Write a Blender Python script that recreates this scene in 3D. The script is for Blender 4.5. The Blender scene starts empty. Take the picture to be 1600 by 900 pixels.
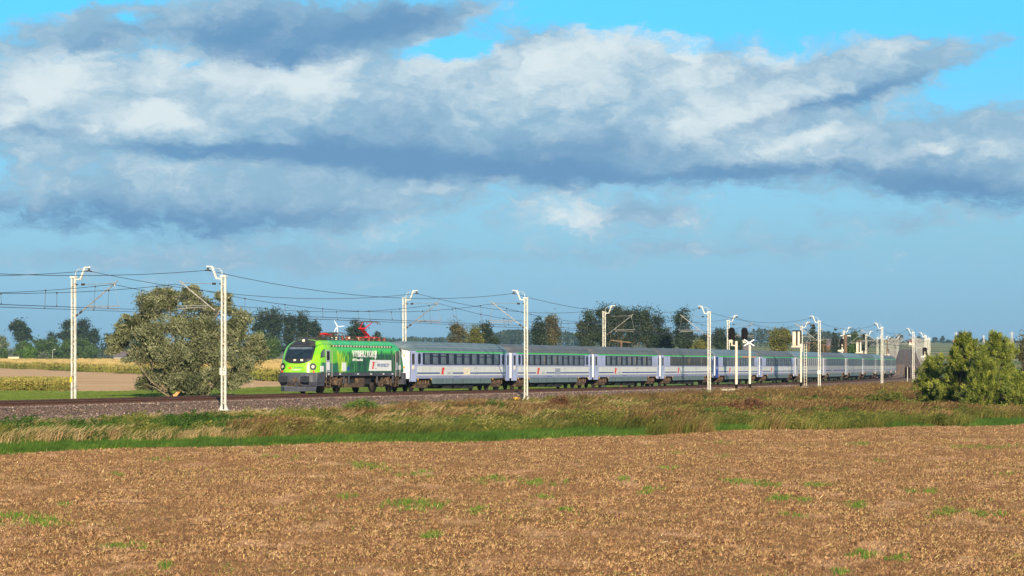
import bpy, bmesh, math, random
import numpy as np
from mathutils import Vector, Matrix, noise as mnoise

rng = np.random.default_rng(7)
random.seed(7)
SC = bpy.context.scene
COL = SC.collection
R = math.radians
FPX = 4660.0      # focal length in photo pixels (photo 1600 px wide)
EYE = 545.0       # photo row of the eye-level horizon

# ------------------------------------------------------------------ camera
cam_data = bpy.data.cameras.new('camera')
cam = bpy.data.objects.new('camera', cam_data)
COL.objects.link(cam)
cam.location = (0, 0, 0)
cam.rotation_euler = (R(90), 0, 0)
cam_data.sensor_width = 36.0
cam_data.lens = 36.0 * FPX / 1600.0
cam_data.shift_y = (EYE - 450.0) / 1600.0
cam_data.clip_start = 1.0
cam_data.clip_end = 40000.0
SC.camera = cam

# ------------------------------------------------------------------ exposure
SC.view_settings.view_transform = 'Standard'
SC.view_settings.look = 'None'
SC.view_settings.exposure = 0.6
SC.view_settings.gamma = 1.0
SC.view_settings.use_curve_mapping = False
SC.render.engine = 'CYCLES'
SC.cycles.max_bounces = 6
SC.cycles.transparent_max_bounces = 4
SC.cycles.volume_bounces = 0
SC.cycles.use_denoising = True

# ------------------------------------------------------------------ sun
SUN_EL, SUN_AZ = 18.0, 172.0      # azimuth of the sun seen from the camera, clockwise from +Y
sun_d = bpy.data.lights.new('sun', 'SUN')
sun = bpy.data.objects.new('sun', sun_d)
COL.objects.link(sun)
sun_d.energy = 5.0
sun_d.angle = R(0.5)
sun_d.color = (1.0, 0.83, 0.60)
sd = Vector((math.sin(R(SUN_AZ)) * math.cos(R(SUN_EL)), math.cos(R(SUN_AZ)) * math.cos(R(SUN_EL)), math.sin(R(SUN_EL))))
sun.rotation_euler = sd.to_track_quat('Z', 'Y').to_euler()

# ------------------------------------------------------------------ node helper
class NT:
    def __init__(s, tree):
        s.t = tree; s.n = tree.nodes; s.l = tree.links
    def link(s, a, b):
        s.l.new(a, b)
    def put(s, inp, v):
        if isinstance(v, bpy.types.NodeSocket): s.l.new(v, inp)
        elif v is not None:
            if inp.type == 'RGBA' and len(v) == 3: v = (*v, 1)
            inp.default_value = v
    def math(s, op, a, b=None, c=None, clamp=False):
        n = s.n.new('ShaderNodeMath'); n.operation = op; n.use_clamp = clamp
        s.put(n.inputs[0], a)
        if b is not None: s.put(n.inputs[1], b)
        if c is not None: s.put(n.inputs[2], c)
        return n.outputs[0]
    def vmath(s, op, a, b=None, scale=None):
        n = s.n.new('ShaderNodeVectorMath'); n.operation = op
        s.put(n.inputs[0], a)
        if b is not None: s.put(n.inputs[1], b)
        if scale is not None: s.put(n.inputs['Scale'], scale)
        return n.outputs['Value'] if op in ('LENGTH', 'DOT_PRODUCT') else n.outputs[0]
    def comb(s, x, y, z=0.0):
        n = s.n.new('ShaderNodeCombineXYZ')
        for i, v in enumerate((x, y, z)): s.put(n.inputs[i], v)
        return n.outputs[0]
    def sep(s, v):
        n = s.n.new('ShaderNodeSeparateXYZ'); s.put(n.inputs[0], v); return n.outputs
    def noise(s, vec, scale, detail=4, rough=.55, dist=0.0, color=False, lac=2.0):
        n = s.n.new('ShaderNodeTexNoise'); s.put(n.inputs['Vector'], vec)
        n.inputs['Scale'].default_value = scale; n.inputs['Detail'].default_value = detail
        n.inputs['Roughness'].default_value = rough; n.inputs['Distortion'].default_value = dist
        n.inputs['Lacunarity'].default_value = lac
        return n.outputs['Color'] if color else n.outputs['Fac']
    def voro(s, vec, scale, feature='F1', out='Distance'):
        n = s.n.new('ShaderNodeTexVoronoi'); n.feature = feature; s.put(n.inputs['Vector'], vec)
        n.inputs['Scale'].default_value = scale; return n.outputs[out]
    def ramp(s, fac, stops, interp='LINEAR'):
        n = s.n.new('ShaderNodeValToRGB'); s.put(n.inputs[0], fac)
        e = n.color_ramp.elements; n.color_ramp.interpolation = interp
        while len(e) < len(stops): e.new(.5)
        for i, (p, c) in enumerate(stops):
            e[i].position = p
            e[i].color = (c, c, c, 1) if isinstance(c, (int, float)) else (*c, 1)
        return n.outputs[0]
    def smooth(s, v, a, b, lo=0.0, hi=1.0):
        n = s.n.new('ShaderNodeMapRange'); n.interpolation_type = 'SMOOTHSTEP'
        s.put(n.inputs[0], v); n.inputs[1].default_value = a; n.inputs[2].default_value = b
        n.inputs[3].default_value = lo; n.inputs[4].default_value = hi
        return n.outputs[0]
    def mix(s, f, a, b, mode='MIX'):
        n = s.n.new('ShaderNodeMix'); n.data_type = 'RGBA'; n.blend_type = mode
        s.put(n.inputs[0], f); s.put(n.inputs[6], a); s.put(n.inputs[7], b)
        return n.outputs[2]
    def attr(s, name, typ='GEOMETRY', out='Fac'):
        n = s.n.new('ShaderNodeAttribute'); n.attribute_name = name; n.attribute_type = typ
        return n.outputs[out]
    def objco(s):
        return s.n.new('ShaderNodeTexCoord').outputs['Object']
    def pos(s):
        return s.n.new('ShaderNodeNewGeometry').outputs['Position']
    def bump(s, h, dist=0.02, strength=1.0):
        n = s.n.new('ShaderNodeBump'); s.put(n.inputs['Height'], h)
        n.inputs['Distance'].default_value = dist; n.inputs['Strength'].default_value = strength
        return n.outputs[0]

# ------------------------------------------------------------------ sky with clouds
world = bpy.data.worlds.new('World')
SC.world = world
world.use_nodes = True
wt = NT(world.node_tree)
wt.n.clear()
sky = wt.n.new('ShaderNodeTexSky')
sky.sky_type = 'NISHITA'; sky.sun_disc = False
sky.sun_elevation = R(SUN_EL); sky.sun_rotation = R(SUN_AZ)
sky.air_density = 1.6; sky.dust_density = 0.6; sky.ozone_density = 3.0
SKY_GAIN = 0.12
dirv = wt.n.new('ShaderNodeTexCoord').outputs['Generated']
sx, sy, sz = wt.sep(dirv)
U0 = wt.math('MULTIPLY', wt.math('ARCTAN2', sx, sy), 100.0)         # azimuth, hundredths of a radian
V0 = wt.math('MULTIPLY', wt.math('ARCSINE', sz), 100.0)             # elevation, hundredths of a radian
P0 = wt.comb(U0, V0)
warp = wt.vmath('SUBTRACT', wt.noise(wt.vmath('MULTIPLY', P0, (1.0, 1.9, 1.0)), 0.45, 8, .66, color=True), (.5, .5, .5))
P1 = wt.vmath('ADD', P0, wt.vmath('MULTIPLY', warp, (2.8, 1.5, 0)))
U1, V1, _ = wt.sep(P1)

def blobs(lst, u, v):
    tot = None
    for (cx, cy, rx, ry, sl, w) in lst:
        du = wt.math('SUBTRACT', u, (cx - 800) / 46.6)
        dv = wt.math('SUBTRACT', v, (EYE - cy) / 46.6)
        ca, sa = math.cos(R(sl)), math.sin(R(sl))
        a = wt.math('MULTIPLY', wt.math('ADD', wt.math('MULTIPLY', du, ca), wt.math('MULTIPLY', dv, sa)), 46.6 / rx)
        b = wt.math('MULTIPLY', wt.math('SUBTRACT', wt.math('MULTIPLY', dv, ca), wt.math('MULTIPLY', du, sa)), 46.6 / ry)
        r2 = wt.math('ADD', wt.math('MULTIPLY', a, a), wt.math('MULTIPLY', b, b))
        g = wt.math('MULTIPLY', wt.math('EXPONENT', wt.math('MULTIPLY', r2, -1.0)), w)
        tot = g if tot is None else wt.math('ADD', tot, g)
    return tot

COVER = [(60, 170, 190, 85, 0, .9), (330, 165, 230, 85, 0, 1.0), (640, 180, 210, 90, 8, 1.0), (900, 130, 190, 95, 5, 1.1),
         (880, 235, 260, 50, 3, .8), (1130, 160, 230, 75, 8, 1.0), (1390, 110, 170, 38, 12, .9), (1250, 235, 260, 50, 6, .9),
         (1500, 270, 190, 55, -3, 1.1), (1560, 200, 110, 40, 0, .6), (200, 310, 320, 62, 0, .75), (560, 320, 200, 50, 5, .55),
         (900, 340, 110, 34, 0, .62), (1040, 335, 70, 26, 0, .5), (180, 40, 200, 34, 12, .7), (430, 40, 170, 45, 5, 1.0),
         (640, 45, 150, 36, 12, .9), (1530, 32, 60, 12, 15, .35), (620, 400, 150, 16, 3, .3), (1180, 380, 200, 22, 0, .25), (200, 420, 400, 26, 0, .3), (1350, 400, 300, 20, 0, .2), (700, 450, 300, 18, 0, .22), (350, 400, 420, 24, 0, .4), (1000, 395, 260, 18, 2, .35), (1400, 350, 220, 18, 0, .35)]
CLEAR = [(1240, 20, 330, 26, 0, 1.2), (1540, 130, 80, 26, 25, .9), (700, 78, 60, 18, 12, .9), (215, 36, 26, 14, 0, .6), (120, 10, 80, 12, 10, .5),
         (1010, 255, 50, 12, -10, .45), (300, 108, 30, 8, 0, .3), (60, 380, 120, 12, 0, .3)]
BRIGHT = [(900, 115, 270, 75, 3, .24), (260, 135, 320, 62, 0, .20), (1170, 130, 210, 50, 8, .26), (1300, 235, 220, 30, 6, .2), (70, 140, 95, 38, 5, .8), (260, 190, 75, 26, 0, .85), (470, 125, 75, 40, 0, .8), (150, 208, 30, 16, 0, .5), (330, 115, 120, 30, 0, .35),
          (930, 62, 50, 34, 10, .45), (1030, 62, 50, 24, 0, .4), (870, 105, 90, 45, 5, .45), (680, 110, 70, 30, 15, .35), (1160, 185, 110, 28, 12, .75), (1080, 85, 20, 30, -20, .55),
          (1190, 90, 50, 18, 0, .35), (1270, 218, 130, 16, 14, .6), (1447, 240, 28, 10, 0, .75), (888, 338, 62, 30, 0, 1.0), (1040, 340, 45, 12, 5, .5),
          (250, 270, 120, 18, 0, .28), (660, 290, 60, 14, 0, .25), (600, 365, 70, 14, 8, .4), (850, 258, 50, 12, 0, .5), (20, 190, 40, 16, 0, .5), (1380, 85, 60, 14, 8, .3), (1560, 240, 40, 18, 0, .35), (1550, 300, 30, 12, 0, .2)]
DARK = [(790, 240, 330, 38, -2, .42), (1510, 285, 190, 48, -8, .5), (180, 335, 320, 42, 0, .4), (470, 40, 220, 45, 5, .4), (1360, 140, 200, 30, 14, .3), (560, 250, 180, 30, 0, .3), (310, 236, 170, 12, 0, .9), (70, 208, 80, 12, -3, .6), (690, 262, 240, 20, -3, .85), (620, 190, 80, 50, 0, .45), (1120, 275, 180, 16, 3, .9), (940, 235, 150, 20, 0, .4),
        (1480, 305, 190, 26, -8, .9), (1200, 115, 70, 20, 5, .45), (1310, 162, 150, 12, 16, .75), (370, 60, 100, 40, 0, .7), (600, 50, 150, 30, 12, .9), (450, 90, 40, 14, 0, .6),
        (120, 345, 260, 30, 0, .75), (420, 350, 180, 26, 4, .65), (900, 270, 120, 16, 0, .4), (500, 225, 50, 40, 0, .3), (860, 380, 120, 12, 0, .35), (1020, 330, 120, 12, 0, .3), (140, 70, 120, 18, 12, .5), (1120, 50, 60, 12, 15, .3), (960, 200, 60, 30, 0, .3)]
fine = wt.noise(wt.vmath('MULTIPLY', P1, (1.0, 1.8, 1.0)), 0.9, 10, .66)
finer = wt.math('SUBTRACT', fine, .5)
# outside the picture the clouds go on by noise alone
outside = wt.math('MAXIMUM', wt.smooth(wt.math('ABSOLUTE', U0), 17, 26), wt.smooth(V0, 11, 18))
wild = wt.math('MULTIPLY', outside, wt.smooth(wt.noise(wt.vmath('MULTIPLY', P0, (1.0, 1.6, 1.0)), .07, 4, .5), .35, .65, 0, 1.0))
cov = wt.math('SUBTRACT', wt.math('ADD', blobs(COVER, U1, V1), wild), blobs(CLEAR, U1, V1))
cov = wt.math('ADD', cov, wt.math('MULTIPLY', finer, 1.5))
alpha = wt.smooth(cov, .12, .78)
bri = wt.math('ADD', wt.math('MULTIPLY', blobs(BRIGHT, U1, V1), 1.25), wt.math('MULTIPLY', wild, .3))
bri = wt.math('ADD', bri, wt.math('MULTIPLY', finer, 1.35))
billow = wt.math('SUBTRACT', wt.noise(wt.vmath('MULTIPLY', P1, (1.0, 1.5, 1.0)), 0.55, 9, .66, .25), .5)
bri = wt.math('ADD', bri, wt.math('MULTIPLY', billow, .9))
puff = wt.voro(wt.vmath('ADD', wt.vmath('MULTIPLY', P1, (.8, 1.2, 1.0)), wt.vmath('SCALE', warp, scale=1.2)), .95)
pf_ = wt.math('SUBTRACT', .42, puff)
bri = wt.math('ADD', wt.math('ADD', bri, .06), wt.math('MULTIPLY', pf_, .5))
bri = wt.smooth(bri, -.18, 1.15)
drk = wt.math('ADD', blobs(DARK, U1, V1), wt.math('MULTIPLY', billow, -.9))
drk = wt.smooth(drk, .05, 1.15)
MIDC, BRIC, DARC = (.25, .42, .565), (.64, .725, .75), (.125, .27, .455)
cc = wt.mix(bri, MIDC, BRIC)
cc = wt.mix(drk, cc, DARC)
# clear-sky colour: Nishita, tinted to the photo's cyan
tint = wt.mix(wt.smooth(V0, .2, 4.0), (.40, .80, 1.20), (.344, .71, 1.0))
tint = wt.mix(wt.smooth(V0, 3.5, 11.5), tint, (.155, .78, 1.33))
bw = wt.n.new('ShaderNodeRGBToBW'); wt.link(sky.outputs[0], bw.inputs[0])
chroma = wt.mix(.85, sky.outputs[0], bw.outputs[0])
clear = wt.mix(1.0, wt.vmath('SCALE', chroma, scale=SKY_GAIN), tint, 'MULTIPLY')
low = wt.smooth(V0, -0.5, 2.6)
alpha = wt.math('MULTIPLY', alpha, wt.math('ADD', .25, wt.math('MULTIPLY', low, .72)))
skyc = wt.mix(alpha, clear, cc)
bg = wt.n.new('ShaderNodeBackground'); wt.put(bg.inputs[0], skyc); bg.inputs[1].default_value = .757
wo = wt.n.new('ShaderNodeOutputWorld'); wt.link(bg.outputs[0], wo.inputs[0])
world.cycles.sampling_method = 'MANUAL'
world.cycles.sample_map_resolution = 512

# ------------------------------------------------------------------ object helpers
def tag(o, label=None, cat=None, group=None, kind=None):
    if label: o['label'] = label
    if cat: o['category'] = cat
    if group: o['group'] = group
    if kind: o['kind'] = kind
    return o

def empty(name, loc=(0, 0, 0), rz=0.0, label=None, cat=None, group=None):
    o = bpy.data.objects.new(name, None); COL.objects.link(o)
    o.location = loc; o.rotation_euler = (0, 0, rz); o.empty_display_size = .5
    return tag(o, label, cat, group)

def link_mesh(name, me, parent=None, loc=None, kind=None):
    o = bpy.data.objects.new(name, me); COL.objects.link(o)
    if parent: o.parent = parent
    if loc is not None: o.location = loc
    if kind: o['kind'] = kind
    return o

def copy_tree(o, parent=None):
    c = o.copy(); COL.objects.link(c)
    if parent: c.parent = parent
    for ch in o.children: copy_tree(ch, c)
    return c

class MB:
    """collects simple solids and builds ONE mesh"""
    def __init__(s): s.v = []; s.f = []; s.m = []
    def add(s, vs, fs, m=0):
        b = len(s.v); s.v += [tuple(v) for v in vs]
        for f in fs: s.f.append([i + b for i in f]); s.m.append(m)
        return s
    def box(s, x0, x1, y0, y1, z0, z1, m=0):
        vs = [(x0, y0, z0), (x1, y0, z0), (x1, y1, z0), (x0, y1, z0), (x0, y0, z1), (x1, y0, z1), (x1, y1, z1), (x0, y1, z1)]
        return s.add(vs, [(0, 3, 2, 1), (4, 5, 6, 7), (0, 1, 5, 4), (1, 2, 6, 5), (2, 3, 7, 6), (3, 0, 4, 7)], m)
    def bar(s, p, q, w, h=None, m=0):
        h = h or w; p = Vector(p); q = Vector(q); d = (q - p).normalized()
        up = Vector((0, 0, 1)) if abs(d.z) < .95 else Vector((0, 1, 0))
        a = d.cross(up).normalized() * w / 2; b = a.cross(d).normalized() * h / 2
        vs = [p - a - b, p + a - b, p + a + b, p - a + b, q - a - b, q + a - b, q + a + b, q - a + b]
        return s.add(vs, [(0, 3, 2, 1), (4, 5, 6, 7), (0, 1, 5, 4), (1, 2, 6, 5), (2, 3, 7, 6), (3, 0, 4, 7)], m)
    def tube(s, pts, r, n=6, m=0, caps=True):
        pts = [Vector(p) for p in pts]
        rs = r if isinstance(r, (list, tuple)) else [r] * len(pts)
        ring0 = None; b0 = len(s.v)
        for i, p in enumerate(pts):
            d = (pts[min(i + 1, len(pts) - 1)] - pts[max(i - 1, 0)]).normalized()
            if ring0 is None:
                up = Vector((0, 0, 1)) if abs(d.z) < .9 else Vector((1, 0, 0))
                a = d.cross(up).normalized()
            else:
                a = (ring0 - d * ring0.dot(d)).normalized()
            ring0 = a; b = d.cross(a)
            for k in range(n):
                t = 2 * math.pi * k / n
                s.v.append(tuple(p + (a * math.cos(t) + b * math.sin(t)) * rs[i]))
        for i in range(len(pts) - 1):
            for k in range(n):
                k2 = (k + 1) % n
                s.f.append([b0 + i * n + k, b0 + i * n + k2, b0 + (i + 1) * n + k2, b0 + (i + 1) * n + k]); s.m.append(m)
        if caps:
            s.f.append([b0 + k for k in range(n)][::-1]); s.m.append(m)
            s.f.append([b0 + (len(pts) - 1) * n + k for k in range(n)]); s.m.append(m)
        return s
    def disc_y(s, cx, y0, y1, cz, r, n=16, m=0):      # a cylinder along Y
        return s.tube([(cx, y0, cz), (cx, y1, cz)], r, n, m)
    def prism(s, poly, y0, y1, m=0):                  # polygon in XZ, extruded along Y
        n = len(poly)
        vs = [(x, y0, z) for x, z in poly] + [(x, y1, z) for x, z in poly]
        fs = [list(range(n)), list(range(2 * n - 1, n - 1, -1))] + [(i, i + n, (i + 1) % n + n, (i + 1) % n) for i in range(n)]
        return s.add(vs, fs, m)
    def mesh(s, name, mats, smooth=False):
        me = bpy.data.meshes.new(name); me.from_pydata(s.v, [], s.f)
        if not isinstance(mats, (list, tuple)): mats = [mats]
        for m in mats: me.materials.append(m)
        if len(mats) > 1: me.polygons.foreach_set('material_index', s.m)
        bm = bmesh.new(); bm.from_mesh(me); bmesh.ops.recalc_face_normals(bm, faces=bm.faces); bm.to_mesh(me); bm.free()
        if smooth:
            me.polygons.foreach_set('use_smooth', [True] * len(me.polygons))
        me.update(); return me
    def build(s, name, mats, parent=None, smooth=False, loc=None):
        return link_mesh(name, s.mesh(name, mats, smooth), parent, loc)

def np_mesh(name, verts, quads, mat, attrs=None, smooth=False):
    verts = np.asarray(verts, np.float32); quads = np.asarray(quads, np.int32)
    me = bpy.data.meshes.new(name); k = quads.shape[1]
    me.vertices.add(len(verts)); me.vertices.foreach_set('co', verts.ravel())
    me.loops.add(quads.size); me.loops.foreach_set('vertex_index', quads.ravel())
    me.polygons.add(len(quads)); me.polygons.foreach_set('loop_start', np.arange(0, quads.size, k, dtype=np.int32))
    if smooth: me.polygons.foreach_set('use_smooth', np.ones(len(quads), bool))
    for nm, arr in (attrs or {}).items():
        a = me.attributes.new(nm, 'FLOAT', 'POINT'); a.data.foreach_set('value', np.asarray(arr, np.float32))
    me.materials.append(mat); me.update(calc_edges=True); return me

# ------------------------------------------------------------------ materials
MATS = {}
def mat(name, col, rough=.6, metal=0.0, var=.12, vscale=3.0, bump=0.0, bscale=40.0, dirt=None, dscale=1.5, spec=.4, emit=None):
    if name in MATS: return MATS[name]
    m = bpy.data.materials.new(name); m.use_nodes = True; t = NT(m.node_tree); b = t.n['Principled BSDF']
    co = t.objco()
    n = t.noise(co, vscale, 5, .6)
    lo = tuple(c * (1 - var * 1.6) for c in col); hi = tuple(min(1, c * (1 + var * 1.3)) for c in col)
    c = t.mix(t.smooth(n, .3, .7), lo, hi)
    if dirt:
        c = t.mix(t.math('MULTIPLY', t.smooth(t.noise(t.vmath('MULTIPLY', co, (1, 1, .45)), dscale, 7, .68), .48, .72), dirt[3]), c, dirt[:3])
    t.put(b.inputs['Base Color'], c)
    b.inputs['Roughness'].default_value = rough; b.inputs['Metallic'].default_value = metal
    b.inputs['Specular IOR Level'].default_value = spec
    if bump: t.put(b.inputs['Normal'], t.bump(t.noise(co, bscale, 6, .65), bump))
    if emit:
        b.inputs['Emission Color'].default_value = (*emit[:3], 1); b.inputs['Emission Strength'].default_value = emit[3]
    MATS[name] = m; return m

# ------------------------------------------------------------------ track geometry
TH = np.radians([18.17, 17.18, 15.76, 13.76, 11.48, 9.69, 8.68, 8.04, 7.54])
_s = np.arange(0, 481, 2.0); _h = np.interp(_s, np.arange(9) * 60., TH)
_X = -9.553 + np.concatenate([[0], np.cumsum(np.sin((_h[1:] + _h[:-1]) / 2) * 2)])
_Y = 238.275 + np.concatenate([[0], np.cumsum(np.cos((_h[1:] + _h[:-1]) / 2) * 2)])
_sb = np.arange(-420, 0, 2.0); _sf = np.arange(482, 3400, 2.0)
TS = np.r_[_sb, _s, _sf]; THD = np.r_[_sb * 0 + _h[0], _h, _sf * 0 + _h[-1]]
TX = np.r_[_X[0] + np.sin(_h[0]) * _sb, _X, _X[-1] + np.sin(_h[-1]) * (_sf - 480)]
TY = np.r_[_Y[0] + np.cos(_h[0]) * _sb, _Y, _Y[-1] + np.cos(_h[-1]) * (_sf - 480)]
ZR_S = [-420, -75, -44, -22, 0, 25, 52, 84, 135, 195, 265, 330, 400, 480, 680, 1050, 1250, 1430, 1590, 1700, 1760, 2000, 3400]
ZR_Z = [-2.2, -3.02, -3.17, -3.27, -3.42, -3.60, -3.78, -3.97, -4.25, -4.55, -4.92, -5.28, -5.5, -5.55, -5.3, -4.1, -2.9, -1.4, -.1, .15, -.1, -1.5, -14.]
def zr(s): return np.interp(s, ZR_S, ZR_Z)         # rail head height
def tp(s, d=0.0, z=None, up=0.0):
    """point at distance s along the train's track, d metres towards the camera side"""
    h = np.interp(s, TS, THD); x = np.interp(s, TS, TX) + d * np.cos(h); y = np.interp(s, TS, TY) - d * np.sin(h)
    return Vector((float(x), float(y), float(zr(s) + up if z is None else z)))
def sd_of(X, Y):
    """track coordinates of points"""
    s = np.interp(Y, TY, TS); d = np.zeros_like(s)
    for _ in range(3):
        h = np.interp(s, TS, THD); dx = X - np.interp(s, TS, TX); dy = Y - np.interp(s, TS, TY)
        s = np.clip(s + dx * np.sin(h) + dy * np.cos(h), -420, 3390)
        d = dx * np.cos(h) - dy * np.sin(h)
    return s, d
def s_at(px, d):
    """s where the photo column px meets the line at offset d"""
    u = 800 + FPX * (TX + d * np.cos(THD)) / (TY - d * np.sin(THD)) - px
    i = np.where((u[:-1] < 0) & (u[1:] >= 0))[0][0]; t = -u[i] / (u[i + 1] - u[i]); return float(TS[i] + t * 2)
def frame(o, s, d=0.0, up=0.0, span=10.0):
    a, b = tp(s, d, up=up), tp(s + span, d, up=up); v = b - a
    o.location = a; o.rotation_euler = (0, -math.atan2(v.z, math.hypot(v.x, v.y)), math.atan2(v.y, v.x)); return o

# ------------------------------------------------------------------ terrain height
_LY = [-300, 150, 200, 260, 350, 600, 900, 1500, 2500, 4000, 6000, 9000]
_LL = [-4.6, -4.9, -4.9, -4.9, -5.15, -5.8, -6.2, -6.5, -6.4, -4.0, -1.0, 2.0]
_LR = [-4.6, -5.0, -5.0, -5.2, -5.5, -6.6, -6.9, -4.4, 1.5, 8.2, 12.5, 19.0]
def ground_z(X, Y):
    X = np.asarray(X, float); Y = np.asarray(Y, float)
    a = X / np.maximum(Y, 60.0); w = np.clip((a + .04) / .12, 0, 1); w = w * w * (3 - 2 * w)
    g = np.interp(Y, _LY, _LL) * (1 - w) + np.interp(Y, _LY, _LR) * w
    g = g + .10 * np.sin(X * .11 + 1.3) * np.sin(Y * .07) + .05 * np.sin(X * .31 + Y * .23)
    s, d = sd_of(X, Y); c = np.abs(d - 2.0); base = zr(s) - 1.25
    t = np.clip((c - 7.2) / 9.0, 0, 1); t = t * t * (3 - 2 * t)
    near = (Y > 90) & (Y < 1880) & (c < 16.2)
    out = np.where(near, base * (1 - t) + g * t, g)
    return np.where((c < 7.2) & (Y > 90) & (Y < 1880), base, out)
def gz(x, y): return float(ground_z(np.array([x]), np.array([y]))[0])
def ground_at(px, py_Y):
    X = (px - 800) * py_Y / FPX; return Vector((X, py_Y, gz(X, py_Y)))
EDGE_PX = [-400, 0, 200, 400, 600, 800, 1000, 1200, 1400, 1600, 2100]
EDGE_PY = [724, 713, 706, 699, 693, 687, 679, 672, 667, 661, 648]
def edge_Y(X, Y):
    """depth of the stubble field's far edge on the same sight line"""
    px = 800 + FPX * X / np.maximum(Y, 30); return FPX * 5.0 / (np.interp(px, EDGE_PX, EDGE_PY) - EYE)
# ------------------------------------------------------------------ ground materials
def ground_mat(name, stops, scale, rough=.95, extra=None, bumpd=.05, bscale=6.0, stretch=(1, 1, 1), detail=8):
    m = bpy.data.materials.new(name); m.use_nodes = True; t = NT(m.node_tree); b = t.n['Principled BSDF']
    p = t.pos(); q = t.vmath('MULTIPLY', p, stretch)
    c = t.ramp(t.noise(q, scale, detail, .68), stops)
    if extra: c = extra(t, p, c)
    t.put(b.inputs['Base Color'], c); b.inputs['Roughness'].default_value = rough; b.inputs['Specular IOR Level'].default_value = .15
    t.put(b.inputs['Normal'], t.bump(t.noise(p, bscale, 8, .7), bumpd))
    return m

def stubble_extra(t, p, c):
    # crumbs of soil, straw flecks, weedy film and sown-grass patches
    v = t.voro(p, 9.0); c = t.mix(t.smooth(v, .0, .22, .62, 0), c, (.115, .062, .035))
    f = t.noise(t.vmath('MULTIPLY', p, (1, 1, 1)), 30, 3, .7); c = t.mix(t.smooth(f, .58, .68, 0, .8), c, (.70, .48, .22))
    f2 = t.noise(p, 17, 4, .75, 1.0); c = t.mix(t.smooth(f2, .53, .61, 0, .9), c, (.16, .075, .035))
    big = t.noise(t.vmath('MULTIPLY', p, (.5, 1, 1)), .16, 5, .6); c = t.mix(t.smooth(big, .42, .66, 0, .38), c, (.27, .135, .07))
    g = t.math('MULTIPLY', t.smooth(t.noise(t.vmath('MULTIPLY', p, (.6, 1, 1)), .55, 5, .7), .58, .70), t.smooth(t.noise(p, 11, 3, .7), .45, .6))
    return t.mix(t.math('MULTIPLY', g, .55), c, (.17, .19, .05))
M_STUB = ground_mat('stubble_soil', [(.30, (.28, .130, .052)), (.47, (.50, .245, .09)), (.60, (.60, .305, .125)), (.74, (.68, .385, .17))], 5.0, extra=stubble_extra, bumpd=.35, bscale=9)
M_VERGE = ground_mat('verge_soil', [(.3, (.07, .075, .02)), (.5, (.12, .10, .035)), (.7, (.17, .12, .05))], 1.2)
M_MEADOW = ground_mat('meadow_grass', [(.3, (.09, .13, .02)), (.5, (.13, .185, .03)), (.7, (.20, .23, .05))], .6, stretch=(.3, 1, 1))
M_SAND = ground_mat('harrowed_soil', [(.3, (.52, .29, .145)), (.5, (.62, .37, .19)), (.7, (.66, .42, .23))], .05, stretch=(.35, 1, 1), bscale=2)
M_CORNG = ground_mat('maize_soil', [(.3, (.16, .11, .05)), (.7, (.28, .19, .07))], .5)

def farm_extra(t, p, c):
    X, Y, Z = t.sep(p)
    warped = t.math('ADD', Y, t.math('MULTIPLY', t.noise(p, .0012, 2, .5), 420))
    rid = t.math('FRACT', t.math('MULTIPLY', warped, .0021))
    col = t.ramp(rid, [(0, (.13, .17, .04)), (.22, (.13, .17, .04)), (.24, (.36, .24, .14)), (.40, (.36, .24, .14)), (.42, (.05, .12, .03)), (.60, (.06, .13, .03)),
                       (.62, (.24, .20, .08)), (.80, (.22, .19, .08)), (.82, (.33, .26, .13)), (1, (.13, .17, .04))])
    return t.mix(.8, c, col)
M_FARM = ground_mat('farmland', [(.3, (.10, .13, .04)), (.7, (.24, .20, .09))], .01, extra=farm_extra)

# ------------------------------------------------------------------ ground sheets
ca = np.r_[np.linspace(-1.3, -.24, 14)[:-1], np.linspace(-.24, .24, 250), np.linspace(.24, 1.3, 14)[1:]]
_r = [-60, 0, 30, 50, 56]; y = 58.0
while y < 9000:
    _r.append(y); y += .42 if y < 215 else (2.0 if y < 520 else y * .012)
rows = np.array(_r + [9000.])
A, YY = np.meshgrid(ca, rows); XX = A * (YY + 150)
ZZ = ground_z(XX, YY)
def fnoise(x, y, seed=0, octs=5):
    out = np.zeros_like(x); r = np.random.default_rng(seed); amp = 1.0
    for o in range(octs):
        th = r.uniform(0, 6.28, 3); ph = r.uniform(0, 6.28, 3); f = 2.0 ** o
        out += amp * sum(np.sin(f * (x * math.cos(a) + y * math.sin(a)) + q) for a, q in zip(th, ph)) / 3; amp *= .62
    return out
near_m = (YY < 215) & (np.abs(XX) < 120)
ZZ += np.where(near_m, rng.normal(0, 1, XX.shape) * .014 + .035 * fnoise(XX * 2.1, YY * 2.1, 3), 0)
PX = 800 + FPX * XX / np.maximum(YY, 30)
def cell(a): return (a[:-1, :-1] + a[1:, 1:]) / 2
cX, cY, cP = cell(XX), cell(YY), cell(PX)
cs, cd = sd_of(cX, cY)
sandF = lambda P: np.interp(P, [0, 200, 430, 660], [362, 365, 412, 470])
sandB = lambda P: np.interp(P, [-300, 0, 200, 430, 660], [1150, 940, 705, 511, 471])
zone = np.full(cX.shape, 5)
left = (cP < 700) & (cd < 0) & (cY > 150)
zone[(cd > 0) & (cY < 620) & (cY > edge_Y(cX, cY))] = 1
zone[(cY <= edge_Y(cX, cY)) & (cY < 260) & ((cd > 5) | (cY < 90))] = 0
zone[(cd <= 0) & (cY < 760) & (cY > 90)] = 2
zone[left & (cY > sandB(cP)) & (cY < 1200)] = 4
zone[left & (cY > sandF(cP)) & (cY <= sandB(cP)) & (cP < 655)] = 3
idx = np.arange(XX.size).reshape(XX.shape)
Q = np.stack([idx[:-1, :-1], idx[:-1, 1:], idx[1:, 1:], idx[1:, :-1]], -1)
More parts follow.
